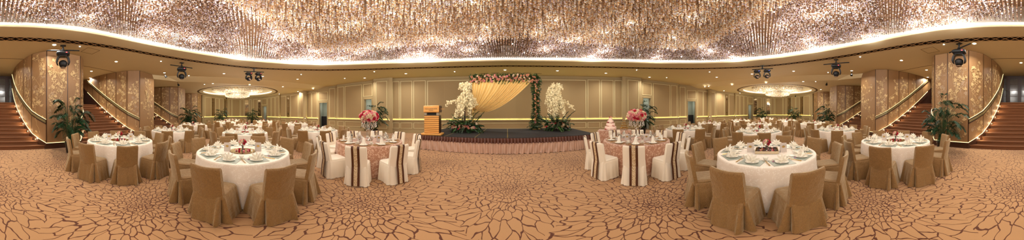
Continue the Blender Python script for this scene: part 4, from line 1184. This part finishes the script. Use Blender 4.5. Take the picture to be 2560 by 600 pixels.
def chair(kind):
    tan = kind == 'tan'
    t = thing('banquet_chair', '', 'chair')
    mt = M['tan'] if tan else M['whitecover']
    flare = 0.075 if tan else 0.035; pl = 1.0 if tan else 0.25
    P = rrect(0.225, 0.235, 0.030, 208); rows = []
    for z in (0.47, 0.455, 0.42, 0.36, 0.26, 0.16, 0.07, 0.006):
        tt = 1-z/0.47; r = []
        for i, (x, y, nx, ny, dd, j) in enumerate(P):
            rear = j in (0, 3)
            off = flare*tt + 0.004*tt*math.sin(i*0.45)+0.009*tt*math.sin(i*0.17+z*4)
            w_ = (1.0 if rear else 0.6)*pl
            off += w_*tt**0.6*(-0.13*math.exp(-(dd/0.014)**2)+0.050*math.exp(-((abs(dd)-0.040)/0.026)**2))
            if z > 0.465: off = -0.012
            r.append((x+nx*off, y+ny*off, z if z > .01 else z+0.006*(1+math.sin(i*0.5))*0.5))
        rows.append(r)
    b = MB(); b.grid(rows, closed=True); b.build('skirt', mt, t, 45)
    P2 = rrect(0.222, 0.232, 0.05, 40); b = MB(); rows = []
    for z, o in ((0.455, 0.0), (0.475, 0.004), (0.489, -0.012), (0.495, -0.03), (0.498, -0.045)):
        rows.append([(x+nx*o, y+ny*o, z) for x, y, nx, ny, _, _ in P2])
    b.grid(rows, closed=True); b.poly(rows[-1]); b.build('seat', mt, t, 60)
    def back_y(z): return -0.225-0.075*max(0, (z-0.46)/0.44)
    hw0, hw1 = 0.228, 0.222; top = 0.90; rows = []; nx_ = 10
    for z, th in ((0.42, 1), (0.5, 1), (0.6, 1), (0.7, 1), (0.8, 1), (0.865, 1), (0.888, .8), (0.899, .35)):
        w_ = lerp(hw0, hw1, (z-0.42)/0.48)-(0.008 if z > .87 else 0); yb = back_y(z); cv_ = lambda x: 0.03*(x/0.22)**2
        zz = lambda x: z+(0.010*math.cos(x/0.22*PI)*-0.5 if z > .85 else 0)
        front = [(x, yb+0.028*th+cv_(x), zz(x)) for x in [lerp(-w_, w_, i/nx_) for i in range(nx_+1)]]
        back = [(x, yb-0.028*th+cv_(x), zz(x)) for x in [lerp(w_, -w_, i/nx_) for i in range(nx_+1)]]
        rows.append(front+back)
    b = MB(); b.grid(rows, closed=True); r = rows[-1]; k = nx_+1
    for i in range(nx_): b.quad(r[i], r[i+1], r[2*k-2-i], r[2*k-1-i])
    b.build('backrest', mt, t, 50)
    if not tan:
        path = [(back_y(0.6)+0.034, 0.60), (back_y(0.7)+0.034, 0.70), (back_y(0.87)+0.036, 0.87), (back_y(0.9)+0.02, 0.908), (back_y(0.9)-0.02, 0.908), (back_y(0.87)-0.034, 0.87),
                (back_y(0.7)-0.034, 0.70), (back_y(0.55)-0.034, 0.55), (back_y(0.46)-0.040, 0.46), (-0.290, 0.30), (-0.301, 0.15), (-0.312, 0.03)]
        def strip(x0, x1, o, nm, mt_, par):
            b = MB(); xs = [lerp(x0, x1, i/3) for i in range(4)]
            rw = []
            for i, (y, z) in enumerate(path):
                dy = o if i < 4 else -o
                rw.append([(x, y+dy+(0.03*(x/0.22)**2 if z > .5 else 0), z+(o if 3 <= i <= 4 else 0)) for x in xs])
            b.grid(rw); return b.build(nm, mt_, par)
        s_ = strip(-0.085, -0.038, 0.003, 'sash_stripe', M['sash'], t); s_ = strip(0.038, 0.085, 0.003, 'sash_stripe', M['sash'], t)
        strip(-0.038, 0.038, 0.002, 'lace_band', M['lace'], t)
    return t
TAN = Pool(chair('tan')); WHT = Pool(chair('white'))

# ================================================================ tables and settings
TR, TZ = 0.95, 0.775
def table_proto():
    t = thing('round_table', '', 'table')
    b = MB(); b.lathe([(0, 0.735), (0.90, 0.735), (0.915, 0.745), (0.915, 0.755), (0.90, 0.765), (0, 0.765)], n=48, cap=False); b.build('tabletop', M['darkwood'], t)
    for k in range(4):
        a = PI/4+k*PI/2; b = MB(); b.tube([(0.55*math.cos(a), 0.55*math.sin(a), 0), (0.5*math.cos(a), 0.5*math.sin(a), 0.735)], 0.02, 8); b.build('leg', M['black'], t)
    return t
def cloth_proto(mat):
    n = 220; rows = []; rnd = random.Random(3); ph = [rnd.uniform(0, 6.28) for _ in range(5)]
    for r, z, t in ((0.3, .779, 0), (0.7, .779, 0), (0.92, .779, 0), (0.943, .777, 0), (0.952, .768, 0), (.955, .74, .03), (.958, .62, .2), (.965, .45, .45), (.972, .25, .72), (.978, .08, .93), (.98, .012, 1)):
        row = []
        for i in range(n):
            a = 2*PI*i/n; w_ = 0.6*math.sin(10*a+ph[0])+0.5*math.sin(17*a+ph[1])+0.25*math.sin(31*a+ph[2])
            rr = r + t*(0.02+0.045*w_) if t else r
            row.append((rr*math.cos(a), rr*math.sin(a), z))
        rows.append(row)
    b = MB(); b.grid(rows, closed=True); b.poly(rows[0])
    o = b.build('tablecloth', mat, None, 40); return tag(o, '', 'tablecloth')
TABLE = Pool(table_proto()); CLW = Pool(cloth_proto(M['cloth'])); CLP = Pool(cloth_proto(M['pinkcloth']))
ZT = 0.7795
def single(name, cat, mb, mat, smooth=None): return Pool(tag(mb.build(name, mat, None, smooth), '', cat))
b = MB(); b.lathe([(0.0, 0.003), (0.06, 0.003), (0.075, 0.006), (0.105, 0.016), (0.108, 0.014), (0.078, 0.001), (0.0, 0.0)], n=24, cap=False); PLATE = single('dinner_plate', 'plate', b, M['china'], 60)
b = MB(); b.box((0, 0, 0.003), (0.36, 0.29, 0.006), bev=0.0025); MAT = single('placemat', 'placemat', b, M['mat'])
b = MB(); b.box((0, 0, 0.003), (0.40, 0.30, 0.006), bev=0.0025); BMAT = single('placemat', 'placemat', b, M['brownmat'])
def fan_napkin():
    b = MB()
    for (m_, r1, r2, y0, lean, zb) in ((3, 0.105, 0.056, -0.05, -0.75, 0.0), (5, 0.145, 0.092, 0.0, -0.1, 0.005), (4, 0.12, 0.07, 0.05, 0.6, 0.0)):
        a0, a1 = R(-84), R(84); pts = []
        for k in range(2*m_+1):
            a = lerp(a0, a1, k/(2*m_)); pk = k % 2 == 1; r = r1 if pk else r2
            pts.append((r*math.sin(a), y0+lean*r*math.cos(a)*0.45+(0.016 if pk else -0.016), zb+r*math.cos(a)))
        for p, q in zip(pts, pts[1:]): b.poly([(0, y0*0.6, zb), p, q])
    b.lathe([(0.035, 0.0), (0.055, 0.006), (0.03, 0.03), (0.0, 0.04)], n=10, cap=False)
    return b
NAP = single('folded_napkin', 'napkin', fan_napkin(), M['napkin'])
b = MB(); rows = []
for z, r in ((0, .032), (.05, .04), (.10, .042), (1, 0)):
    if z < 1: rows.append([(r*math.cos(a), r*.75*math.sin(a), z) for a in [2*PI*k/24 for k in range(24)]])
rows.append([(0.030*math.cos(a), (0.02)*math.sin(a)*(1.2), 0.135+0.06*max(0, math.sin(a))**1.5+0.035*max(0, -math.sin(a))**1.5) for a in [2*PI*k/24 for k in range(24)]])
rows.append([(0.006*math.cos(a), 0.022*math.sin(a), 0.12+0.075*max(0, math.sin(a))**1.2) for a in [2*PI*k/24 for k in range(24)]])
b.grid(rows, closed=True)
for s_ in (-1, 1): b.poly([(s_*.03, 0, 0.0), (s_*.085, -.03, 0.0), (s_*.06, .0, .05), (s_*.03, .02, 0.09)])
CONE = single('folded_napkin', 'napkin', b, M['napkin'], 50)
b = MB(); b.lathe([(0.0, 0.006), (0.05, 0.004), (0.062, 0.012), (0.063, 0.010), (0.052, 0.0), (0, 0)], n=18, cap=False)
b.lathe([(0.022, 0.008), (0.030, 0.016), (0.043, 0.045), (0.045, 0.058), (0.042, 0.058), (0.036, 0.03), (0.0, 0.014)], n=18, cap=False); CUP = single('tea_cup', 'cup', b, M['china'], 60)
b = MB(); b.lathe([(0.0, 0.004), (0.045, 0.004), (0.062, 0.013), (0.064, 0.011), (0.048, 0.0), (0.0, 0.0)], n=18, cap=False); SIDE = single('side_plate', 'plate', b, M['china'], 60)
ct = thing('chopsticks', '', 'chopsticks')
for s_ in (-1, 1):
    b = MB(); b.tube([(s_*0.007, -0.11, 0.005), (s_*0.004, 0.12, 0.018)], [0.0045, 0.0028], 6); b.build('chopstick', M['gold'], ct)
b = MB(); b.box((0, 0.07, 0.006), (0.05, 0.014, 0.012), bev=0.003); b.build('rest', M['china'], ct); CHOP = Pool(ct)
b = MB(); b.lathe([(0.0, 0.003), (0.032, 0.002), (0.030, 0.005), (0.004, 0.010), (0.0035, 0.085), (0.012, 0.095), (0.036, 0.125), (0.038, 0.155), (0.031, 0.195), (0.029, 0.195), (0.036, 0.155), (0.030, 0.122), (0.0, 0.10)], n=16, cap=False)
GLASS = single('wine_glass', 'glass', b, M['glassy'], 60)
b = MB(); b.lathe([(0.0, 0), (0.016, 0.001), (0.019, 0.006), (0.017, 0.009), (0.019, 0.012), (0.016, 0.018), (0.0, 0.02)], n=12, cap=False); MAC = single('macaron', 'sweet', b, M['macaron'], 60)
def card():
    t = thing('menu_card', '', 'menu card'); b = MB()
    for s_ in (-1, 1):
        n = 2; b.box((0, s_*0.022, 0.095), (0.13, 0.003, 0.19)); 
    o = b.build('card', M['card'], t); 
    for v in o.data.vertices: v.co.y = v.co.y*(1-v.co.z/0.19*0.9)
    b = MB()
    def ell(r0, r1, yy):
        p0 = [(r0*math.cos(a), yy, 0.115+r0*0.72*math.sin(a)) for a in [2*PI*k/24 for k in range(24)]]; p1 = [(r1*math.cos(a), yy, 0.115+r1*0.72*math.sin(a)) for a in [2*PI*k/24 for k in range(24)]]
        b.grid([p0, p1], closed=True)
    for s_ in (-1, 1):
        yy = s_*0.0155; ell(0.0001, 0.024, yy); ell(0.028, 0.034, yy)
    e = b.build('gold_crest', M['gold'], t)
    return t
CARD = Pool(card())
def centre(kind):
    t = thing('floral_centrepiece', '', 'centrepiece'); rnd = random.Random(6)
    b = MB()
    if kind == 'square':
        b.box((0, 0, 0.012), (0.42, 0.34, 0.02), bev=0.004)
        for (x, y, w_, d_) in ((0, -.17, .44, .012), (0, .17, .44, .012), (-.215, 0, .012, .34), (.215, 0, .012, .34)): b.box((x, y, 0.03), (w_, d_, 0.055))
    else: b.lathe([(0, 0), (0.27, 0), (0.275, 0.008), (0.27, 0.014), (0, 0.014)], n=40, cap=False)
    b.build('mirror_tray', M['mirror'], t)
    b = MB(); b.lathe([(0.0, 0.014), (0.035, 0.014), (0.03, 0.02), (0.012, 0.05), (0.022, 0.11), (0.04, 0.13), (0.037, 0.13), (0.018, 0.1), (0.0, 0.05)], n=14, cap=False); b.build('vase', M['glassy'], t, 60)
    b = MB()
    for k in range(22):
        a = rnd.uniform(0, 6.28); e = rnd.uniform(-.3, 1.1); c = Vector((math.cos(a)*math.cos(e), math.sin(a)*math.cos(e), math.sin(e)))
        p = Vector((0, 0, 0.17))+c*0.06; s2 = c.cross(Vector((0, 0, 1)))*0.014; b.quad(tuple(p), tuple(p+c*.03+s2), tuple(p+c*.06), tuple(p+c*.03-s2))
    b.tube([(0, 0, 0.03), (0, 0, 0.17)], 0.006, 5); b.build('leaves', M['leaf2'], t)
    for k in range(13):
        a = k*2.4; e = 1.3-1.5*k/12; c = Vector((math.cos(a)*math.cos(e), math.sin(a)*math.cos(e), math.sin(e)))
        put_rose(t, ('red', 'pink', 'cream', 'red', 'pink')[k % 5], tuple(Vector((0, 0, 0.175))+c*0.055), c, 0.85)
    for k in range(9):
        a = 2*PI*k/9; put_rose(t, ('red', 'pink', 'pink')[k % 3], (0.13*math.cos(a), 0.10*math.sin(a), 0.016 if kind != 'square' else .025), (math.cos(a), math.sin(a), 1.4), 0.7)
    if kind == 'square':
        for k in range(8):
            x = -.16+.32*(k % 4)/3; y = -.12 if k < 4 else .12; b = MB(); b.lathe([(0.0, 0.025), (0.024, 0.025), (0.03, 0.08), (0.026, 0.08), (0.0, 0.03)], (x, y, 0), n=10, cap=False); b.build('candle_glass', M['glassy'], t, 60)
    return t
CEN = Pool(centre('round')); CEN2 = Pool(centre('square'))
def flower_ball(label, loc):
    t = thing('tall_flower_centrepiece', label, 'centrepiece', loc); rnd = random.Random(len(label))
    b = MB(); b.lathe([(0, 0), (0.10, 0), (0.10, 0.012), (0.03, 0.03), (0.012, 0.05), (0.010, 0.30), (0.02, 0.32), (0.010, 0.34), (0.010, 0.52), (0.06, 0.56), (0, 0.56)], n=18, cap=False)
    for k in range(4):
        a = k*PI/2+.4; c, s_ = math.cos(a), math.sin(a)
        b.tube([(0.01*c, 0.01*s_, 0.33), (0.09*c, 0.09*s_, 0.30), (0.14*c, 0.14*s_, 0.36), (0.14*c, 0.14*s_, 0.42)], 0.007, 6)
    b.build('candelabra', M['chrome'], t, 60)
    pts = []
    for k in range(14):
        a = 2*PI*k/14; n = 6 if k % 2 else 10
        for j in range(n): pts.append(((0.22-0.006*j)*math.cos(a), (0.22-0.006*j)*math.sin(a), 0.58-j*0.022))
        for j in range(1, 8):
            q = j/8; a2 = a+2*PI/14*q; pts.append((0.22*math.cos(a2), 0.22*math.sin(a2), 0.56-0.15*math.sin(PI*q)))
    pts = np.array(pts, np.float32); o = beads('crystal_garland', pts, 0.009, tints(len(pts), np.random.RandomState(2), [(255, 250, 240), (220, 200, 190)], [3, 1]), t); o['kind'] = 'stuff'
    b = MB(); b.sphere((0, 0, 0.70), 0.235, 16, 10, sz=0.62); b.build('moss_core', M['leaf'], t)
    N_ = 98
    for k in range(N_):
        z = 1-1.85*(k+.5)/N_; a = k*2.39996; r = math.sqrt(max(0, 1-z*z)); c = Vector((r*math.cos(a), r*math.sin(a), z*0.92))
        col = rnd.choice(('pink', 'pink', 'cream', 'pink', 'red', 'cream', 'peach', 'red'))
        put_rose(t, col, tuple(Vector((0, 0, 0.70))+Vector((c.x*0.245, c.y*0.245, c.z*0.155))), Vector((c.x, c.y, c.z*1.5)), rnd.uniform(1.05, 1.5))
    return t
ORD5 = ['leftmost', 'second from left', 'middle', 'second from right', 'rightmost']
TABS = [  # pixel column, distance, phase (deg), phrase, detail, kind
 ('A', 1917.2, 3.18, 18, 'foreground table on the right', 3, 'w'), ('B', 606.75, 3.39, 18, 'foreground table on the left', 3, 'w'),
 ('C', 299.9, 4.81, 6, 'table beside left potted palm', 3, 'w'), ('D', 2239.4, 4.55, -12, 'table beside right potted palm', 3, 'w'),
 ('VL', 922.7, 4.72, -11, 'pink table left of stage', 3, 'v'), ('VR', 1591.5, 4.72, -2, 'pink table right of stage', 3, 'v'),
 ('E', 612.1, 6.89, 18, 'table directly behind left foreground one', 2, 'w'), ('E2', 1896.7, 6.73, 7, 'table directly behind right foreground one', 2, 'w'),
 ('F', 616.6, 10.2, 10, 'third table deep in left wing', 1, 'w'), ('F2', 1898.5, 10.3, 0, 'third table deep in right wing', 1, 'w'),
 ('G', 429.5, 7.69, -7, 'table at second left stairs', 2, 'w'), ('G2', 2092.5, 7.4, 0, 'table at second right stairs', 2, 'w'),
 ('H', 793.8, 7.78, 12, 'table behind left pink table', 2, 'w'), ('H2', 1713.3, 7.8, -11, 'table behind right pink table', 2, 'w'),
 ('I', 739.5, 12.1, 5, 'table along left mirrored wall', 1, 'w'), ('I2', 1773.5, 10.9, 0, 'table along right mirrored wall', 1, 'w'),
 ('J', 482.4, 10.97, 20, 'table near left small palm', 1, 'w'), ('J2', 2034.5, 11.2, -8, 'table near right small palm', 1, 'w'),
 ('K', 563.5, 14.3, 9, 'far left-wing table, left side', 0, 'w'), ('L', 660, 15.4, 3, 'far left-wing table, right side', 0, 'w'), ('N', 582, 18.3, 0, 'rearmost left-wing table', 0, 'w'),
 ('M2', 1851.5, 14.1, 4, 'far right-wing table, left side', 0, 'w'), ('L2', 1967, 14.3, 12, 'far right-wing table, right side', 0, 'w'), ('K2', 1917, 18.4, 0, 'rearmost right-wing table', 0, 'w')]
GR = {'w': 'white cloth tables', 'v': 'pink cloth tables'}
rj = random.Random(12)
for key, px, d, ph, ph_txt, det, kind in TABS:
    az = AZ(px); cx, cy = pol(az, d); 
    TABLE.put((cx, cy, 0), az*0, 'dark round banquet table under the cloth, %s' % ph_txt, 'round tables under cloths')
    (CLP if kind == 'v' else CLW).put((cx, cy, 0), rj.uniform(0, 6), ('pink damask' if kind == 'v' else 'white damask')+' floor-length cloth on the '+ph_txt, GR[kind])
    toC = math.atan2(-cy, -cx)
    seats = []
    for i in range(10):
        a = toC + R(ph) + i*2*PI/10          # positive phase = to the right in the picture
        ux, uy = math.cos(a), math.sin(a)
        near = ux*math.cos(toC)+uy*math.sin(toC)
        qx, qy = cx+ux*1.2, cy+uy*1.2
        lat = math.atan2(qx, qy)-az; lat = (lat+PI) % (2*PI)-PI
        seats.append((near, lat, a))
    seats.sort(key=lambda s: -s[0]); lab = []
    for grp, nm in ((seats[:5], 'near'), (seats[5:], 'far')):
        for o_, s in zip(ORD5, sorted(grp, key=lambda s: s[1])): lab.append((s, o_, nm))
    for (near, lat, a), o_, nm in lab:
        ux, uy = math.cos(a), math.sin(a)
        rc = 1.20 + (rj.uniform(-.02, .04)); rzc = a+PI/2+rj.uniform(-.05, .05)
        where = '%s on %s side of %s' % (o_, nm, ph_txt)
        where_c = '%s, %s side, %s' % (o_, nm, ph_txt)
        if not (det == 0 and nm == 'far' and False):
            if kind == 'v': WHT.put((cx+ux*rc, cy+uy*rc, 0), rzc, 'white covered chair with brown sash, %s' % where_c, 'white chairs at the '+ph_txt)
            else: TAN.put((cx+ux*rc, cy+uy*rc, 0), rzc, 'gold-brown covered chair, %s' % where_c, 'brown chairs at the '+ph_txt)
        rzs = a+PI/2
        def P_(r, lt, z=0): return (cx+ux*r-uy*lt, cy+uy*r+ux*lt, ZT+z)
        mt = 0.0
        if det >= 2:
            (BMAT if kind == 'v' else MAT).put(P_(0.735, 0), rzs, ('bronze' if kind == 'v' else 'sage green')+' placemat, '+where_c, 'placemats on the '+ph_txt); mt = 0.006
        if kind == 'w':
            PLATE.put(P_(0.735, 0, mt), 0, 'white dinner plate under napkin, '+where_c, 'dinner plates on the '+ph_txt)
            NAP.put(P_(0.735, 0, mt+0.004), rzs, 'white fan-folded napkin, '+where_c, 'napkins on the '+ph_txt)
        else:
            PLATE.put(P_(0.735, 0, mt), 0, 'white dinner plate, '+where_c, 'dinner plates on the '+ph_txt)
            CONE.put(P_(0.735, 0, mt+0.004), rzs, 'tall pointed white napkin, '+where_c, 'napkins on the '+ph_txt)
        if det >= 2:
            CUP.put(P_(0.56, 0.16), rzs, 'cream cup and saucer, '+where_c, 'cups on the '+ph_txt)
            SIDE.put(P_(0.56, -0.02), 0, 'small white side plate, '+where_c, 'side plates on the '+ph_txt)
        if det >= 3:
            CHOP.put(P_(0.72, -0.225), rzs, 'pair of gold chopsticks, '+where_c, 'chopsticks on the '+ph_txt)
        if kind == 'v': GLASS.put(P_(0.50, -0.16), 0, 'clear stemmed wine glass, '+where_c, 'wine glasses on the '+ph_txt)
        if key in 'AB' and nm == 'near': MAC.put(P_(0.60, 0.30), 0, 'mauve macaron, '+where_c, 'macarons on the '+ph_txt)
    lx, ly = math.cos(az), -math.sin(az)      # to the right in the picture
    for s_, w_ in ((-1, 'left'), (1, 'right')):
        k = 0.32 if kind == 'w' else 0.27; f = 0.02 if kind == 'w' else 0.18
        CARD.put((cx+lx*k*s_-math.sin(az)*f, cy+ly*k*s_-math.cos(az)*f, ZT), -az+rj.uniform(-.25, .25), 'upright menu card with gold crest, %s one on %s' % (w_, ph_txt), 'menu cards on the '+ph_txt)
    if kind == 'w':
        (CEN2 if key in ('A',) else CEN).put((cx, cy, ZT), -az, 'small red and pink rose centrepiece on tray, '+ph_txt, 'rose centrepieces')
    else: flower_ball('tall ball of pink and red roses over crystal strands, '+ph_txt, (cx, cy, ZT))

# ================================================================ cake table
tx, ty = at(1537, 7.55); rz = -AZ(1537)
t = thing('cake_table', 'rectangular table carrying the wedding cake and glass pyramid right of stage', 'table', (tx, ty, 0), rz)
b = MB(); b.box((0, 0, 0.735), (1.5, 0.68, 0.03)); b.build('tabletop', M['darkwood'], t)
for sx in (-.7, .7):
    for sy in (-.28, .28): b = MB(); b.tube([(sx, sy, 0), (sx, sy, .72)], .02, 8); b.build('leg', M['black'], t)
rows = []
for z, o in ((.7535, -.3), (.7535, 0), (.745, .012), (.6, .02), (.3, .035), (.01, .05)):
    P = rrect(0.76+o, 0.35+o if o > -.2 else .05, 0.03, 160); rows.append([(x+nx*(0.02*math.sin(i*.9)*(.75-z)), y+ny*(0.02*math.sin(i*.9)*(.75-z)), z) for i, (x, y, nx, ny, _, _) in enumerate(P)])
b = MB(); b.grid(rows, closed=True); b.poly(rows[0]); o = b.build('tablecloth', M['pinkcloth'], None, 50); o.location = (tx, ty, 0); o.rotation_euler = (0, 0, rz)
tag(o, 'pink cloth with swags on the cake table right of stage', 'tablecloth')
def loc_t(x, y): return (tx+x*math.cos(rz)-y*math.sin(rz), ty+x*math.sin(rz)+y*math.cos(rz))
x, y = loc_t(-0.20, 0); ck = thing('wedding_cake', 'four-tier pale pink wedding cake topped with red flowers', 'cake', (x, y, 0.754), rz)
b = MB(); b.lathe([(0, 0), (.30, 0), (.30, .02), (0, .02)], n=32, cap=False); b.build('cake_board', M['chrome'], ck)
for i, (r, z0, z1) in enumerate(((.27, .02, .17), (.205, .17, .31), (.145, .31, .44), (.09, .44, .55))):
    b = MB(); b.lathe([(r, z0), (r, z1-.012), (r-.012, z1), (0, z1)], n=36, cap=False); b.lathe([(r+.006, z0), (r+.010, z0+.01), (r+.004, z0+.02)], n=36, cap=False); b.build('cake_tier', M['cake'], ck, 50)
rnd = random.Random(3)
for k in range(14):
    a = k*2.4; put_rose(ck, ('red', 'pink', 'cream', 'red')[k % 4], (.05*math.cos(a)*(k/14), .05*math.sin(a)*(k/14), .57+.035*(1-k/14)), (math.cos(a), math.sin(a), 1), .8)
for k in range(16):
    a = -PI/2+[-.9, -.6, .5, .8][k % 4]+rnd.uniform(-.15, .15); lv = k % 3; r = (.27, .205, .145)[lv]+.01; z = (.03, .18, .32)[(lv)]+rnd.uniform(0, .04)
    put_rose(ck, rnd.choice(('red', 'pink', 'cream')), (r*math.cos(a), r*math.sin(a), z), (math.cos(a), math.sin(a), .5), .75)
b = MB()
for k in range(60):
    a = -PI/2+rnd.uniform(-1.3, 1.3); lv = k % 3; r = (.28, .215, .15)[lv]; z = (.03, .18, .32)[lv]+rnd.uniform(0, .05); p = Vector((r*math.cos(a), r*math.sin(a), z)); v = Vector((math.cos(a), math.sin(a), rnd.uniform(-.3, .6)))
    s2 = v.cross(Vector((0, 0, 1)))*.012; b.quad(tuple(p), tuple(p+v*.02+s2), tuple(p+v*.045), tuple(p+v*.02-s2))
b.build('leaves', M['leaf2'], ck)
b = MB(); b.lathe([(0.0, 0.003), (0.03, 0.002), (0.028, 0.005), (0.004, 0.010), (0.0035, 0.07), (0.02, 0.08), (0.044, 0.10), (0.046, 0.115), (0.043, 0.115), (0.0, 0.08)], n=14, cap=False)
COUPE = single('coupe_glass', 'glass', b, M['gold'], 60)
for lv, n in enumerate((4, 3, 2, 1)):
    for i in range(n):
        for j in range(n):
            if 0 < i < n-1 and 0 < j < n-1: continue
            x, y = loc_t(0.42+(i-(n-1)/2)*.094, (j-(n-1)/2)*.094)
            COUPE.put((x, y, .754+lv*.115), 0, 'champagne coupe glass in tier %s of the glass pyramid beside cake' % ('one, the lowest', 'two', 'three', 'four, the top')[lv], 'coupe glasses of the pyramid, tier %d' % (lv+1))
# small black easel on the right pink table
x, y = at(1572, 4.55); e = thing('table_easel', 'small black easel holding a card on the right pink table', 'easel', (x, y, ZT), -AZ(1572))
b = MB()
for s_ in (-1, 1): b.tube([(s_*.06, 0, 0.003), (0, .02, .22)], .005, 6)
b.tube([(0, .09, 0.003), (0, .02, .2)], .005, 6); b.tube([(-.05, -.002, .05), (.05, -.002, .05)], .006, 6); b.build('frame', M['black'], e)
